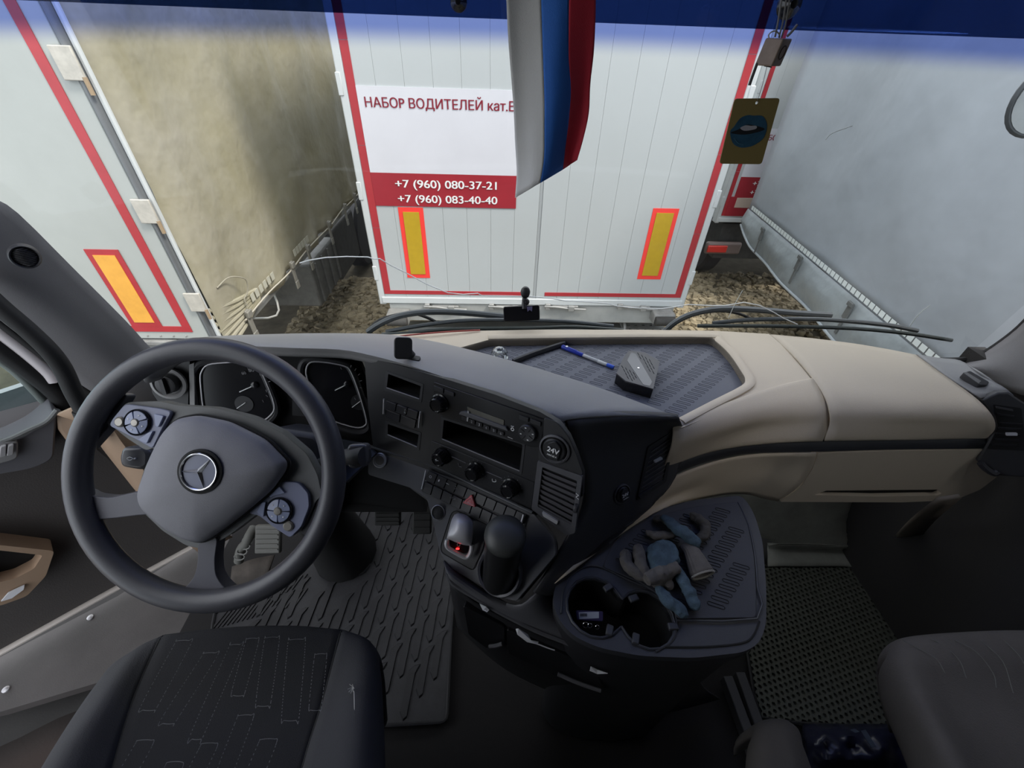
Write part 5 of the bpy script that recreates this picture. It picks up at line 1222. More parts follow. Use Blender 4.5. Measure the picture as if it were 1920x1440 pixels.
# ------------------------------------------------------------------ floor: mats, pedals, toe board
fmp = [Z(*q, 0) for q in ((398, 1178), (405, 1142), (500, 1085), (590, 1028), (640, 940), (810, 930), (850, 1000), (852, 1085), (845, 1200), (838, 1354), (700, 1362), (560, 1350), (400, 1290))]
fm = thing('floor_mat', 'ribbed black rubber mat in the driver footwell', 'mat', fmp[6])
base = obj('mat_base', prism(rnd(fmp, .02, 3), (0, 0, -.012)), mat('floor_rubber', (.045, .045, .052), .6, .5, 300, var=.4, vscale=14), fm, bevel=.003)
poly3 = [(q.x, q.y) for q in fmp]
ribs = []
ang = math.radians(86); dx_ = Vector((math.cos(ang), math.sin(ang), 0)); dn_ = Vector((dx_.y, -dx_.x, 0))
org = Vector((-.95, .2, 0))
for i in range(30):
    for j in range(12):
        L_ = .125; off = (i % 3) * .045
        c = org + dn_ * (i * .034) + dx_ * (j * .145 + off)
        a_ = c - dx_ * (L_ / 2); b_ = c + dx_ * (L_ / 2)
        if c.x < -.80: continue
        if not (in_poly((a_.x - .012, a_.y), poly3) and in_poly((b_.x + .02, b_.y), poly3) and in_poly((c.x, c.y), poly3)): continue
        if (c.x + .57) ** 2 + (c.y - .80) ** 2 < .125 ** 2: continue
        w_ = .011
        lp = [a_ - dn_ * w_ + dx_ * .012, a_ + dn_ * (w_ * .2) - dx_ * .008, a_ + dn_ * w_ + dx_ * .0, b_ + dn_ * w_ - dx_ * .014, b_ + dn_ * (w_ * 1.0) + dn_ * .011 + dx_ * .010, b_ + dn_ * .006 + dx_ * .006, b_ - dn_ * w_ - dx_ * .01]
        v, f = prism(lp, (0, 0, .0055)); top_c = sum(v[7:], Vector()) / 7
        v[7:] = [top_c + (q - top_c) * .94 for q in v[7:]]
        ribs.append((v, f))
for k in range(18):
    for row in range(2):
        a_ = Z(412 + k * 9 + row * 0, 1135 - k * 2.6 + row * 28, .001)
        if in_poly((a_.x, a_.y), poly3): ribs.append(box(a_, (.006, .06, .007), (Vector((.94, -.34, 0)), Vector((.34, .94, 0)), Vector((0, 0, 1)))))
obj('mat_ribs', ribs, mat('rib_rubber', (.030, .030, .035), .55, .5, 300, var=.3, vscale=14), base, kind='stuff', ang=30)
obj('raised_edge', tube([q + Vector((0, 0, .003)) for q in rnd(fmp, .02, 3)], .005, 6, closed=True, sm=1), MATS['rib_rubber'], fm)
bo = thing('column_boot', 'black moulded boot where the steering column meets the mat', 'boot', Z(648, 1060, 0))
obj('boot_collar', tube([Z(a, b, .006) for a, b in ((602, 1048), (606, 1062), (616, 1072), (648, 1076), (676, 1074), (688, 1064), (694, 1048))], .007, 8), MATS['rib_rubber'], bo)
obj('boot_collar', tube([Z(a, b, .018) for a, b in ((612, 1042), (616, 1056), (626, 1064), (650, 1067), (670, 1065), (680, 1056), (686, 1040))], .006, 8), rubber, bo)
def pedal(label, px, py, dp, w_, h_, m):
    c = D(px, py, dp); t = thing('pedal', label, 'pedal', c)
    n = Vector((0, -.75, .66)); x = Vector((1, 0, 0)); y = n.cross(x)
    pp = obj('pedal_pad', box(c, (w_, h_, .018), (x, y, n)), m, t, bevel=.004)
    for k in range(5):
        obj('grip_rib', box(c + n * .0105 + y * ((k - 2) * h_ * .17), (w_ * .86, .004, .003), (x, y, n)), m, pp)
    obj('pedal_arm', tube([c - n * .01, c - n * .07 + Vector((0, .03, .06)), c + Vector((0, .16, .22))], .012, 8), seal_black, t)
pedal('grey ribbed pedal seen through the lower gap of the steering wheel', 504, 1010, 1.28, .075, .085, pedal_grey)
pedal('dim accelerator pedal in the dark footwell beside the console', 792, 962, 1.25, .055, .12, mat('pedal_dark', (.03, .03, .03), .6))
pedal('dim brake pedal in the shade right of the column boot', 728, 962, 1.25, .075, .07, MATS['pedal_dark'])
hs = thing('cable_loom', 'grey corrugated cable hose beside the left pedal', 'hose', D(455, 1020, 1.3))
obj('hose', tube([D(448, 1052, 1.32), D(452, 1030, 1.3), D(462, 1018, 1.29), D(468, 1004, 1.28), D(476, 990, 1.3)], .014, 10), pedal_grey, hs)
for k in range(5): obj('clamp', tube([D(449 + k * 5, 1044 - k * 10, 1.285) + CR * (.016 * math.cos(t)) + CU * (.010 * math.sin(t)) for t in [i * PI / 5 for i in range(10)]], .002, 5, closed=True, sm=1), steel_dirty, hs)
rb2 = thing('footrest', 'dusty black footrest plate under the left pedal', 'footrest', D(470, 1070, 1.35))
obj('plate', grid([[D(436, 1062, 1.36), D(475, 1048, 1.36), D(515, 1040, 1.36)], [D(432, 1100, 1.34), D(470, 1092, 1.34), D(500, 1085, 1.34)]], 4, 4), mat('dusty', (.10, .085, .075), .9, .6, 200, var=.5, vscale=20), rb2, solid=.006)

# passenger side floor
tb = struct('trim_7', grid([[Vector((x, .98, .66)) for x in (.55, .8, 1.05, 1.36)], [Vector((x, .93, .30)) for x in (.55, .8, 1.05, 1.36)], [Z(1440, 1012, .06), Z(1520, 1012, .06), Z(1590, 1014, .06), Vector((1.36, .86, .06))], [Z(1440, 1020, .05), Z(1520, 1021, .05), Z(1590, 1023, .05), Vector((1.36, .83, .05))],
    [Z(1440, 1030, .012), Z(1520, 1030, .012), Z(1590, 1032, .012), Vector((1.36, .80, .01))], [Z(1440, 1062, .004), Z(1520, 1062, .004), Z(1600, 1064, .004), Vector((1.36, .70, .0))]], 4, 4), firewall, solid=.01)
pst = struct('trim_8', grid([[D(1760, 936, .95), D(1800, 930, .95)], [D(1710, 975, 1.15), D(1750, 975, 1.15)], [D(1680, 1005, 1.4), D(1722, 1010, 1.4)]], 3, 4), mat('strut_dim', (.12, .10, .08), .8), solid=.01)
hm = [Z(*q, 0) for q in ((1428, 1062), (1600, 1062), (1700, 1110), (1800, 1150), (1900, 1180), (1900, 1420), (1640, 1364), (1500, 1356), (1428, 1346), (1414, 1300), (1402, 1225), (1428, 1150))]
poly4 = [(q.x, q.y) for q in hm]
xs = [q.x for q in hm]; ys = [q.y for q in hm]
p_ = .0180; th = math.radians(14); ct, s2 = math.cos(th), math.sin(th)
V_ = []; Fq = []; cells = 0
for j in range(-70, 70):
    for i in range(-70, 70):
        u, v_ = i * p_ + (j % 2) * .5 * p_, j * p_ * .866
        x, y = hm[0].x + .35 + u * ct - v_ * s2, .45 + u * s2 + v_ * ct
        if not in_poly((x, y), poly4): continue
        o = len(V_)
        for rr_, zz in ((p_ / math.sqrt(3), 0), (.0058, 0), (.0052, -.007)):
            for k in range(6):
                a_ = th + PI / 6 + PI / 3 * k; V_.append(Vector((x + rr_ * math.cos(a_), y + rr_ * math.sin(a_), zz)))
        for k in range(6):
            k2 = (k + 1) % 6; Fq += [(o + k, o + k2, o + 6 + k2, o + 6 + k), (o + 6 + k, o + 6 + k2, o + 12 + k2, o + 12 + k)]
        Fq.append(tuple(o + 12 + k for k in range(6)))
pm = thing('floor_mat', 'dark green-grey honeycomb mat on the passenger side floor', 'mat', hm[0])
obj('honeycomb', (V_, Fq), mat('eva_foam', (.085, .09, .075), .8, .3, 200), pm, kind='stuff')
obj('mat_edge', tube([q + Vector((0, 0, -.002)) for q in hm], .005, 6, closed=True, sm=1), seal_black, pm)
for k, (a, b) in enumerate((((1372, 1292), (1412, 1395)), ((1392, 1282), (1432, 1372)))):
    pass
rl = thing('seat_rail', 'scuffed double metal seat rail beside the passenger mat', 'rail', Z(1400, 1340, 0))
for (a, b) in (((1374, 1290), (1412, 1392)), ((1396, 1280), (1428, 1368))):
    p0, p1_ = Z(*a, .04), Z(*b, .04); e = (p1_ - p0).normalized(); 
    obj('rail_bar', box((p0 + p1_) / 2 - Vector((0, 0, .02)), ((p1_ - p0).length * 1.5, .028, .04), (e, Vector((-e.y, e.x, 0)), Vector((0, 0, 1)))), mat('rail_grey', (.05, .05, .055), .6, .4, 100), rl, bevel=.003)

# ------------------------------------------------------------------ seats
ds = thing('driver_seat', 'driver seat cushion in black fabric stitched with pale loops', 'seat', Z(430, 1500, .2))
rows_px = [
    [(215, 1262, .60), (262, 1217, .640), (310, 1193, .650), (400, 1182, .652), (480, 1177, .652), (560, 1177, .652), (642, 1184, .650), (688, 1203, .640), (708, 1245, .600)],
    [(168, 1320, .60), (228, 1250, .660), (290, 1222, .656), (395, 1208, .658), (475, 1204, .658), (555, 1205, .658), (632, 1214, .656), (692, 1236, .660), (713, 1290, .600)],
    [(110, 1410, .60), (172, 1335, .672), (248, 1320, .650), (370, 1310, .652), (455, 1308, .652), (535, 1310, .652), (605, 1318, .650), (682, 1315, .674), (717, 1370, .600)],
    [(55, 1520, .60), (105, 1440, .680), (212, 1440, .646), (340, 1440, .648), (440, 1440, .648), (512, 1440, .648), (568, 1440, .646), (672, 1440, .682), (720, 1480, .600)],
    [(-60, 1760, .60), (10, 1660, .685), (150, 1660, .642), (305, 1660, .642), (415, 1660, .642), (485, 1660, .642), (520, 1660, .642), (655, 1660, .685), (725, 1700, .600)]]
RW = [[Z(*q) for q in r] for r in rows_px]
fr0 = [q + Vector((0, -.002, -.06)) for q in RW[0]]; fr1 = [q + Vector((0, -.05, -.16)) for q in RW[0]]
RW = [fr1, fr0] + RW
def outc(r, i, dx): return [r[i] + Vector((dx, 0, -.14))]
full = [[r[0] + Vector((.02, 0, -.16))] + r + [r[-1] + Vector((-.05, 0, -.16))] for r in RW]
obj('left_bolster', grid([r[0:4] for r in full], 5, 5), fabric_side, ds, solid=.006, ang=80)
obj('right_bolster', grid([r[7:11] for r in full], 5, 5), fabric_side, ds, solid=.006, ang=80)
obj('centre_panel', grid([r[3:8] for r in full], 5, 5), fabric, ds, solid=.006, ang=80)
for i in (3, 7): obj('seam_piping', tube([r[i] + Vector((0, 0, .001)) for r in full], .0028, 8), void_black, ds)
obj('seat_base', box2((RW[3][0].x + .05, RW[5][0].y - .2, .02), (RW[3][-1].x - .05, RW[2][0].y - .08, .46)), void_black, ds, bevel=.02)
st_g = []
def sz(py): return .665 if py > 1195 else .661
loops = [((880, 835), (720, 1150), 40), ((1008, 895), (815, 1215), 38), ((1132, 855), (950, 1290), 32), ((1214, 825), (1150, 1080), 32), ((1310, 820), (1270, 1130), 36), ((1430, 830), (1400, 1200), 42), ((1180, 1195), (1080, 1480), 40),
         ((695, 1315), (600, 1500), 44), ((1005, 1330), (930, 1500), 42), ((1290, 1310), (1220, 1500), 44), ((840, 1420), (800, 1520), 44), ((1545, 900), (1520, 1150), 30)]
for (a, b, hw) in loops:
    ax0, ay0 = a[0] / 2.571, 880 + a[1] / 2.571; bx0, by0 = b[0] / 2.571, 880 + b[1] / 2.571; h_ = hw / 2.571
    pts = [(ax0 - h_, ay0 + 4), (ax0 - h_ * .7, ay0 - 3), (ax0 + h_ * .7, ay0 - 4), (ax0 + h_, ay0 + 3), (bx0 + h_, by0 - 3), (bx0 + h_ * .6, by0 + 4), (bx0 - h_ * .7, by0 + 4), (bx0 - h_, by0 - 4)]
    P_ = catmull([Z(x, y, sz(y) + .0014) for x, y in pts], 8, True); P_.append(P_[0])
    acc = 0; last = P_[0]; on = True
    for q in P_[1:]:
        d = (q - last).length; k = max(1, int(d / .0021)); 
        for m_ in range(k):
            if m_ % 2 == 0 or k == 1: 
                s0 = last + (q - last) * (m_ / k); s1_ = last + (q - last) * ((m_ + .8) / k); st_g.append(tube([s0, s1_], .0005, 4, sm=1))
        last = q
obj('stitching', st_g, stitch, ds, kind='stuff', smooth=False)
tear = [tube([Z(662, 1288, .680), Z(658 + 6 * math.cos(a), 1291 + 9 * math.sin(a), .683)], .0005, 4, sm=1) for a in (0, .8, 1.6, 2.3, 3.0, 4.2, 5.2)]
obj('torn_threads', tear, mat('thread_white', (.45, .44, .42), .9), ds, kind='stuff')
obj('tear_line', tube([Z(664, 1296, .676), Z(665, 1340, .680), Z(666, 1400, .682)], .0008, 5), MATS['thread_white'], ds)

ps = thing('passenger_seat', 'worn grey-brown fabric cushion of the passenger seat', 'seat', Z(1850, 1500, .2))
pr_ = [[(1664, 1246, .55), (1676, 1214, .59), (1712, 1198, .605), (1800, 1190, .61), (1920, 1186, .61), (2060, 1192, .605), (2140, 1225, .56)],
       [(1652, 1262, .54), (1684, 1238, .61), (1736, 1232, .622), (1830, 1226, .622), (1950, 1226, .622), (2100, 1232, .62), (2180, 1280, .56)],
       [(1662, 1310, .52), (1712, 1300, .618), (1770, 1296, .612), (1860, 1300, .612), (1980, 1310, .612), (2140, 1320, .62), (2240, 1360, .55)],
       [(1700, 1400, .50), (1762, 1400, .622), (1830, 1400, .605), (1920, 1410, .605), (2040, 1420, .605), (2220, 1430, .62), (2330, 1470, .55)],
       [(1760, 1560, .48), (1840, 1560, .625), (1930, 1560, .60), (2040, 1580, .60), (2160, 1590, .60), (2380, 1600, .62), (2500, 1640, .55)]]
PR = [[Z(*q) for q in r] for r in pr_]
PR = [[q + Vector((.08, -.05, -.18)) for q in PR[0]], [q + Vector((.01, .0, -.05)) for q in PR[0]]] + PR
PR = [[r[0] + Vector((.09, 0, -.14))] + r for r in PR]
obj('cushion', grid([[q for q in r] for r in PR], 5, 5), fabric_grey, ps, solid=.006, ang=80)
obj('seat_base', box2((.82, -.35, .0), (1.22, .10, .38)), void_black, ps, bevel=.02)
for pts in (((1692, 1200), (1720, 1215), (1755, 1235), (1772, 1262)), ((1745, 1197), (1775, 1215), (1800, 1240), (1812, 1272)), ((1790, 1200), (1830, 1222), (1862, 1262), (1868, 1290)), ((1838, 1200), (1880, 1240), (1900, 1300)), ((1882, 1200), (1915, 1235), (1940, 1290))):
    obj('stitch_line', tube([Z(a, b, .632 if b > 1215 else .623) for a, b in pts], .0006, 5), mat('stitch_pale', (.13, .13, .12), .9), ps)
ar = thing('seat_armrest', 'small worn grey padded armrest end at the bottom edge beside the honeycomb mat', 'cushion', Z(1460, 1430, .4))  # padded end of a folded seat armrest
arr = [[(1412, 1378, .44), (1425, 1356, .455), (1450, 1350, .46), (1478, 1354, .455), (1490, 1376, .44)], [(1406, 1400, .46), (1428, 1384, .49), (1456, 1380, .495), (1486, 1388, .49), (1502, 1404, .46)], [(1402, 1450, .46), (1430, 1450, .50), (1465, 1450, .505), (1500, 1450, .50), (1520, 1450, .46)], [(1400, 1560, .46), (1436, 1560, .50), (1480, 1560, .505), (1530, 1560, .50), (1560, 1560, .46)]]
AR = [[Z(*q) for q in r] for r in arr]; AR = [[q + Vector((0, 0, -.10)) for q in AR[0]]] + AR
AR = [[r[0] + Vector((.035, 0, -.10))] + r + [r[-1] + Vector((-.02, 0, -.10))] for r in AR]
obj('pad', grid(AR, 5, 5), fabric_grey, ar, solid=.004, ang=80)
rg = random.Random(9)
bag = thing('plastic_bag', 'dark blue crinkled bag on the floor in front of the passenger seat base', 'bag', Z(1580, 1410, .05))
br = [[Z(1505 + i * 22, 1358 + j * 22, .06 + .02 * rg.random() + (.05 if 0 < j < 4 and 0 < i < 8 else 0) + .02 * ((i + j) % 2)) for i in range(10)] for j in range(6)]
obj('crinkled_film', grid(br, 2, 2), mat('bag_blue', (.020, .022, .045), .3), bag, solid=.002, ang=75)
for a, b, c, d in ((1594, 1368, 1603, 1364), (1614, 1370, 1634, 1392)):
    obj('white_print', prism([Z(a, b, .155), Z(a + 9, b - 2, .155), Z(c + 9, d + 8, .155), Z(c, d + 10, .155)], (0, 0, -.002)), mat('bag_print', (.07, .09, .13), .5), bag)

# ------------------------------------------------------------------ things on the dashboard
hz0 = Pl((0, .25, .97), Z(770, 668, .965))
pmc = Z(768, 670, 1.0)
ph = thing('phone_holder', 'small black magnetic phone holder standing on the grey dashboard hood', 'phone holder', pmc)
dpm = (pmc - CAM).dot(CF)
fx = (CR * .97 + CF * .25).normalized(); fn = (-CF * .9 + CR * .25 + CU * -.1).normalized(); fy = fn.cross(fx).normalized(); fx = fy.cross(fn)
pc = D(756, 653, dpm - .035)
def rr_rect(c, x, y, w_, h_, r, seg=5): return rnd([c - x * w_ / 2 - y * h_ / 2, c + x * w_ / 2 - y * h_ / 2, c + x * w_ / 2 + y * h_ / 2, c - x * w_ / 2 + y * h_ / 2], r, seg)
obj('magnet_pad', prism(rr_rect(pc, fx, fy, .034, .042, .009), -fn * .011), mat('holder_black', (.018, .018, .019), .5), ph, bevel=.002)
obj('pad_face', prism(rr_rect(pc + fn * .001, fx, fy, .029, .037, .007), -fn * .002), mat('holder_face', (.024, .024, .025), .6, .3, 800), ph)
obj('holder_stem', tube([pc - fn * .008, pc - fn * .022 + CR * .004, D(772, 668, dpm)], [.007, .008, .009], 12), MATS['holder_black'], ph)
obj('holder_foot', prism(rnd([Z(758, 674, .998), Z(786, 676, .998), Z(789, 668, .998), Z(768, 664, .998)], .004), (0, 0, -.006)), MATS['holder_black'], ph, bevel=.001)

PZ = TZ - .022
pen = thing('pen', 'blue and clear ballpoint pen lying across the ribbed tray mat', 'pen', Z(1100, 668, PZ + .005))
a, b = Z(1053, 650, PZ + .0055), Z(1151, 689, PZ + .0055); e = (b - a).normalized(); Lp = (b - a).length
def seg(name, t0, t1, r, m, lb=None): return obj(name, lathe([(r * .7, 0), (r, .0015), (r, Lp * (t1 - t0) - .0015), (r * .85, Lp * (t1 - t0))], a + e * (Lp * t0), e, 16), m, pen, label=lb)
pb_ = mat('pen_blue', (.025, .05, .42), .3)
seg('cap', 0, .42, .0056, pb_, 'dark blue cap'); seg('barrel', .42, .74, .0044, mat('pen_clear', (.50, .52, .56), .15)); seg('refill', .40, .70, .0016, void_black)
seg('label_sleeve', .70, .87, .0047, mat('pen_label', (.62, .64, .66), .4)); seg('end_plug', .87, 1.0, .0050, mat('pen_end', (.03, .10, .62), .3))
obj('clip', box(a + e * (Lp * .16) + Vector((0, 0, .0062)), (Lp * .28, .0035, .0016), (e, Vector((-e.y, e.x, 0)), Vector((0, 0, 1)))), pb_, pen, bevel=.0005)
obj('round_mark', lathe([(.0034, 0), (.0034, .0006), (0, .0006)], a + e * (Lp * .10) + Vector((0, 0, .0070)), (0, 0, 1), 14), icon_white, pen)

cpx = [(1185, 657), (1232, 668), (1236, 678), (1226, 730), (1176, 715), (1157, 697), (1170, 662)]
bxz = PZ + .030
gdp = [(1179, 657), (1210, 661), (1237, 677), (1225, 729), (1173, 714), (1156, 700), (1168, 672)]
gd = thing('slotted_box', 'black hexagonal slotted gadget box on the tray mat', 'gadget', Z(1195, 700, PZ))
GLp = Pl((0, 0, 1), (0, 0, bxz))
gtop = GLp.L(gdp)
cc_ = sum(gtop, Vector()) / 7
slots = []
du_ = (GLp(1226, 729) - GLp(1168, 672)); 
def GU(px, py): return GLp(px, py)
holes = []
def slot_at(px, py):
    c = GLp(px, py); d = (GLp(px + 3.2, py + 5.4) - c); n2 = Vector((-d.y, d.x, 0)).normalized() * .0009
    return [c - d * .5 - n2, c + d * .5 - n2, c + d * .5 + n2, c - d * .5 + n2]
for i in range(4):
    for j in range(5):
        for (ox, oy) in ((1197, 664), (1167, 688)):
            px = ox + i * 7.2 - (0 if ox > 1180 else 0); py = oy + i * 4.0 + j * 0
            px2 = px + j * 3.4 - 0; py2 = py + j * 6.6 - 0
            if ox > 1180 and (px2 > 1233 - (py2 - 675) * .2 or py2 > 700 or px2 < 1195 + (py2 - 664) * .75 or px2 > 1228): continue
            if ox < 1180 and (py2 > 712 or px2 > 1160 + (py2 - 664) * .95 or px2 < 1158 + max(0, py2 - 700) * 1.2): continue
            holes.append(slot_at(px2, py2))
obj('box_body', prism([q - Vector((0, 0, .002)) for q in gtop], (0, 0, -.028)), gloss_black, gd, bevel=.001)
obj('slotted_lid', prism(gtop, (0, 0, -.0022), holes), mat('lid_plastic', (.075, .075, .085), .4), gd)
obj('clear_window', prism(rnd(GLp.L([(1183, 661), (1192, 663), (1223, 716), (1218, 724), (1206, 721), (1176, 676)], .0006), .002, 2), (0, 0, -.0005)), mat('window_grey', (.16, .165, .18), .12), gd)
c = GLp(1197, 690, .0008)
obj('screw_cap', lathe([(.0030, 0), (.0026, .0009), (0, .001)], c, (0, 0, 1), 14), chrome, gd)
clp = thing('clear_clip', 'little clear plastic clip lying on the mat behind the hood', 'clip', Z(938, 660, PZ))
clm = mat('clear_plastic', (.62, .66, .66), .12)
cc = Z(936, 664, PZ + .024)
obj('clip_body', tube([cc + Vector((-.018, 0, -.010)), cc + Vector((-.010, 0, .010)), cc + Vector((.004, 0, .014)), cc + Vector((.016, 0, .004)), cc + Vector((.018, 0, -.012))], .0042, 8, flat=2.2), glassy('clip_clear', (.82, .85, .85), .5, .05), clp)
obj('clip_rib', tube([cc + Vector((-.012, -.005, -.008)), cc + Vector((0, -.006, .004)), cc + Vector((.012, -.005, -.008))], .0022, 6), clm, clp)
obj('clip_knob', ball(cc + Vector((.006, 0, .018)), .004, 8, 6), clm, clp)

# dashcam on the glass
dc = WS(978, 588, .045)
dca = thing('dash_camera', 'black flat dash camera on a suction arm low on the windscreen', 'camera', dc)
cx_ = (CR * .995 + CU * .05).normalized(); cn_ = (-CF * .7 + Vector((0, -1, 0)) * .5).normalized(); cy_ = cn_.cross(cx_).normalized(); cx_ = cy_.cross(cn_)
obj('camera_body', prism(rr_rect(dc, cx_, cy_, .098, .041, .006), -cn_ * .012), gloss_black, dca, bevel=.0015)
obj('camera_rear', prism(rr_rect(dc - cn_ * .012 + cx_ * .026, cx_, cy_, .024, .030, .006), -cn_ * .012), face_black, dca, bevel=.001)
obj('mount_arm', tube([dc - cn_ * .004 + cx_ * .008 + cy_ * .012, dc + cx_ * .008 + cy_ * .030 - cn_ * .006, WS(985, 560, .02)], [.008, .006, .009], 12), face_black, dca)
obj('suction_cup', lathe([(.013, 0), (.012, .006), (.008, .010), (0, .011)], WS(985, 548, .004), (0, -1, .1), 24, sy=1.3, xdir=(1, 0, 0)), face_black, dca)
obj('ball_joint', ball(WS(986, 566, .022), .010, 12, 8), face_black, dca)
obj('purple_sticker', prism([dc + cx_ * .014 + cy_ * .018 + cn_ * .001, dc + cx_ * .030 + cy_ * .018 + cn_ * .001, dc + cx_ * .028 + cy_ * .004 + cn_ * .001, dc + cx_ * .022 + cy_ * .009 + cn_ * .001, dc + cx_ * .016 + cy_ * .004 + cn_ * .001], cn_ * .0006), mat('sticker_purple', (.13, .12, .22), .4), dca)

rm = thing('remote_switch', 'small grey and black lever gadget on the far right dashboard shoulder', 'gadget', Z(1830, 708, .885))
RP = Pl((0, -.2, 1), Z(1830, 708, .895))
obj('gadget_body', prism(rnd(RP.L([(1805, 699), (1819, 695), (1855, 716), (1851, 722), (1836, 721)]), .003, 2), (0, 0, -.014)), mat('gad_dark', (.05, .05, .055), .4), rm, bevel=.001)
obj('gadget_top', prism(RP.L([(1806, 698), (1812, 697), (1840, 714), (1835, 719)], .001), (0, 0, -.001)), mat('gad_grey', (.22, .22, .22), .4), rm, bevel=.0005)

# ------------------------------------------------------------------ things hanging in the windscreen
FY = .80
flag = thing('tricolour_flag', 'limp white, blue and red striped flag hanging in front of the windscreen', 'flag', Y(1030, -60, FY))
fl_rows = [(-140, (948, 1014, 1068, 1119)), (-60, (948, 1014, 1068, 1119)), (0, (950, 1015, 1067, 1117)), (60, (953, 1017, 1066, 1116)), (120, (958, 1019, 1066, 1113)), (180, (963, 1021, 1070, 1107)), (240, (966, 1021, 1066, 1104)), (290, (969, 1020, 1060, 1094)), (335, (966, 1013, 1055, 1082))]
bot = [(963, 371), (1013, 343), (1055, 318), (1089, 300)]
fm_ = [mat('flag_white', (.72, .70, .67), .8, .5, 900), mat('flag_blue', (.03, .16, .58), .75, .5, 900), mat('flag_red', (.75, .04, .07), .75, .5, 900)]
lab_ = ['greyish white stripe', 'blue stripe', 'red stripe']
for s in range(3):
    rows = []
    for i, (py, xs_) in enumerate(fl_rows):
        a0, a1 = xs_[s], xs_[s + 1]
        fac = min(1, max(0, (py + 140) / 475))
        y0 = py if py < 200 else py; 
        r = []
        for k in range(4):
            t = k / 3; x = a0 + (a1 - a0) * t
            yb = bot[s][1] + (bot[s + 1][1] - bot[s][1]) * t
            yy = -140 + (yb + 140) * fac
            u = s + t
            r.append(Y(x, yy, FY + .011 * math.sin(u * 2.2 + fac * 2.5) * (.3 + fac)))
        rows.append(r)
    obj('flag_stripe', grid(rows, 4, 4), fm_[s], flag, solid=.0012, ang=80, label=lab_[s])
obj('flag_cord', tube([Y(950, -138, FY), Y(1030, -160, FY), Y(1118, -138, FY)], .003, 6), strap_grey, flag)
obj('flag_cord', tube([Y(1030, -158, FY), Vector((Y(1030, -160, FY).x, FY - .02, KZ))], .0015, 6, sm=1), strap_grey, flag)

PY_ = .80
cord = mat('cord_grey', (.20, .19, .18), .8)
wb = thing('hanging_block', 'small carved wooden block hanging on cords beside the red and white trailer edge', 'ornament', Y(1450, 98, PY_))
bc_ = Y(1450, 98, PY_)
an = math.radians(38); ax3 = (Vector((math.cos(an), math.sin(an), 0)), Vector((-math.sin(an), math.cos(an), 0)), Vector((.12, .0, 1)).normalized())
obj('wood_cube', box(bc_, (.030, .027, .033), ax3), wood, wb, bevel=.002)
obj('bored_hole', lathe([(.006, 0), (.006, .0012), (0, .0012)], bc_ - ax3[1] * .0 - ax3[2] * .0168 - ax3[1] * .001, -ax3[2], 18), void_black, wb)
obj('carved_mark', tube([bc_ - ax3[1] * .0137 + ax3[0] * (.008 * math.cos(t)) + ax3[2] * (.008 * math.sin(t)) for t in [i * PI / 8 for i in range(16)]], .0008, 5, closed=True, sm=1), mat('wood_dark', (.09, .06, .04), .8), wb)
for d in (-.004, .002, .006):
    obj('cord', tube([Y(1458, 70, PY_) + Vector((d, 0, 0)), Y(1466, 35, PY_) + Vector((d * 1.2, 0, 0)), Y(1474, -30, PY_) + Vector((d, 0, 0)), Y(1476, -120, PY_), Vector((Y(1478, -140, PY_).x, .76, KZ))], .0013, 6), cord, wb)
obj('cord_loop', tube([Y(1446, 80, PY_), Y(1441, 66, PY_), Y(1452, 58, PY_), Y(1462, 66, PY_), Y(1459, 76, PY_)], .001, 6), mat('cord_pale', (.45, .45, .44), .7), wb)
obj('cord_end', tube([Y(1476, 68, PY_), Y(1484, 60, PY_), Y(1495, 46, PY_)], .0018, 6), cord, wb)
obj('tassel_stick', tube([Y(1420, 118, PY_), Y(1412, 140, PY_), Y(1405, 160, PY_)], .0022, 6), mat('stick', (.05, .045, .04), .7), wb)
CYp = Pl((-.12, -1, 0), Y(1406, 245, .81))
cdp = [(1378, 185), (1463, 184), (1428, 308), (1349, 307)]
cdt = thing('air_freshener', 'hanging olive card air freshener printed with blue lips', 'air freshener', CYp(1406, 245))
obj('card', prism(rnd(CYp.L(cdp), .005, 4), (0, .0018, 0), [circ(CYp, CYp(1419, 193), .0022, 10)]), mat('card_olive', (.24, .175, .055), .7, .3, 400), cdt, label='olive brown card')
lips_o = [(1369, 248), (1376, 238), (1388, 222), (1402, 216), (1414, 217), (1428, 217), (1436, 226), (1438, 240), (1432, 258), (1418, 270), (1402, 276), (1386, 276), (1374, 268)]
ob = CYp.L(lips_o, .0006)
lips = obj('lips_print', prism([q for q in catmull(ob, 3, True)], (0, .0005, 0)), mat('lips_blue', (.035, .11, .18), .4, var=.4, vscale=60), cdt, label='printed dark blue lips')
obj('mouth_gap', prism(catmull(CYp.L([(1370, 249), (1384, 243), (1400, 234), (1418, 236), (1434, 242), (1420, 248), (1400, 252), (1384, 252)], .0011), 3, True), (0, .0004, 0)), void_black, lips)
obj('teeth_print', prism(catmull(CYp.L([(1388, 240), (1398, 235), (1408, 236), (1418, 236), (1418, 241), (1408, 244), (1395, 245)], .0015), 3, True), (0, .0003, 0)), mat('teeth', (.40, .38, .40), .5), lips)
obj('lip_shine', tube(CYp.L([(1376, 258), (1384, 268), (1394, 272)], .0008), .0007, 5), mat('lip_shine', (.06, .16, .22), .3), lips)
obj('hanging_thread', tube([CYp(1419, 193), Y(1432, 150, .805), Y(1450, 70, .80)], .0004, 5), cord, cdt)
for nm, px, py, r in (('suction_cup', 860, 4, .014), ('suction_cup', 1480, 8, .021)):
    lb_ = 'small dark suction cup at the top of the glass left of the flag' if px < 1000 else 'larger dark suction cup holding the cords at the top of the glass'
    p = WS(px, py, .006)
    t = thing(nm, lb_, 'suction cup', p)
    obj('cup', lathe([(r, 0), (r * .9, .005), (r * .5, .010), (r * .3, .016), (0, .017)], p, (0, -1, 0), 24), gloss_black, t)

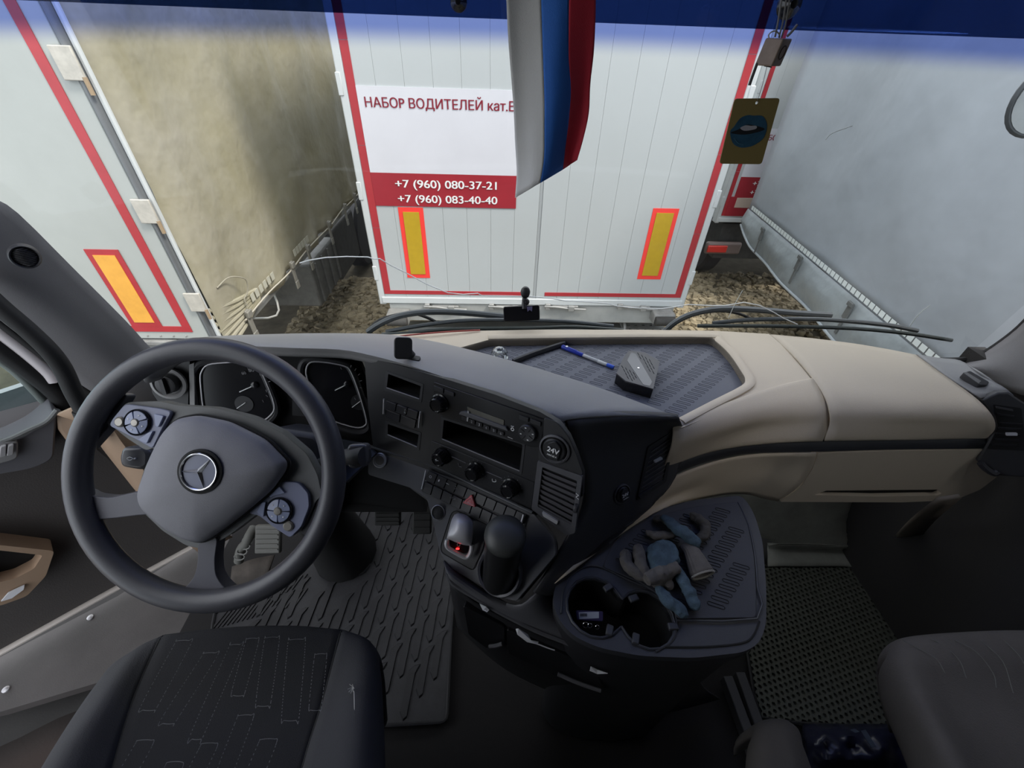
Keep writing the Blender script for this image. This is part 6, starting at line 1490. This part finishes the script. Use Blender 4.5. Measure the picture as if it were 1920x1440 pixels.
# ------------------------------------------------------------------ wipers outside
def WO(px, py, o=-.03): return WS(px, py, o)
def wiper(label, blade, spine, arm_, hose):
    t = thing('wiper', label, 'wiper', WO(*blade[0]))
    obj('blade', tube([WO(a, b, -.012) for a, b in blade], .0055, 8, sm=3), mat('wiper_rubber', (.045, .055, .055), .5), t)
    obj('blade_spine', tube([WO(a, b, -.03) for a, b in spine], .0065, 8, sm=3), mat('wiper_metal', (.07, .08, .09), .4), t)
    obj('wiper_arm', tube([WO(a, b, -.05) for a, b in arm_], .009, 8, sm=3), mat('wiper_metal', (.07, .08, .09), .4), t)
    obj('washer_hose', tube([WO(a, b, -.065) for a, b in hose], .0045, 8, sm=3), seal_black, t)
wiper('left windscreen wiper, its blade lying low along the middle of the glass', [(716, 627), (760, 625), (830, 618), (920, 616), (1000, 615), (1080, 613), (1168, 619)], [(724, 622), (780, 612), (860, 602), (950, 600), (1060, 603), (1150, 612)],
      [(690, 622), (715, 606), (750, 592), (800, 585), (860, 586), (930, 592), (975, 598)], [(690, 618), (712, 600), (745, 590), (775, 588), (800, 595), (822, 606)])
wiper('right windscreen wiper reaching out to the corner near the silver trailer', [(1308, 611), (1380, 611), (1480, 612), (1600, 616), (1700, 625), (1784, 638)], [(1336, 606), (1400, 600), (1480, 598), (1560, 600), (1660, 609), (1720, 620)],
      [(1245, 622), (1268, 603), (1300, 588), (1350, 579), (1420, 581), (1490, 587), (1558, 591)], [(1250, 618), (1275, 600), (1310, 588), (1350, 583), (1385, 588), (1412, 600)])
ww = thing('washer_cable', 'reddish cable running along the foot of the windscreen', 'cable', Z(790, 627, .875))
obj('cable', tube([Z(750, 630, .880), Z(790, 626, .884), Z(840, 622, .884), Z(900, 619, .880)], .0022, 6), mat('cable_red', (.35, .06, .05), .5), ww)

# ------------------------------------------------------------------ phrases shared by things of a kind
GROUPS = {'box_trailer': 'white box trailers ahead', 'curtain_trailer': 'tarpaulin-sided trailers at either side', 'work_glove': 'knit gloves on the console mat',
          'floor_mat': 'mats on the cab floor', 'wiper': 'windscreen wipers', 'paper_scrap': 'paper scraps tucked into slots', 'pedal': 'foot pedals',
          'suction_cup': 'suction cups on the windscreen', 'power_socket': '24V sockets on the console'}
for o in list(scene.objects):
    k = o.name.split('.')[0]
    if k in GROUPS and o.parent is None: o['group'] = GROUPS[k]
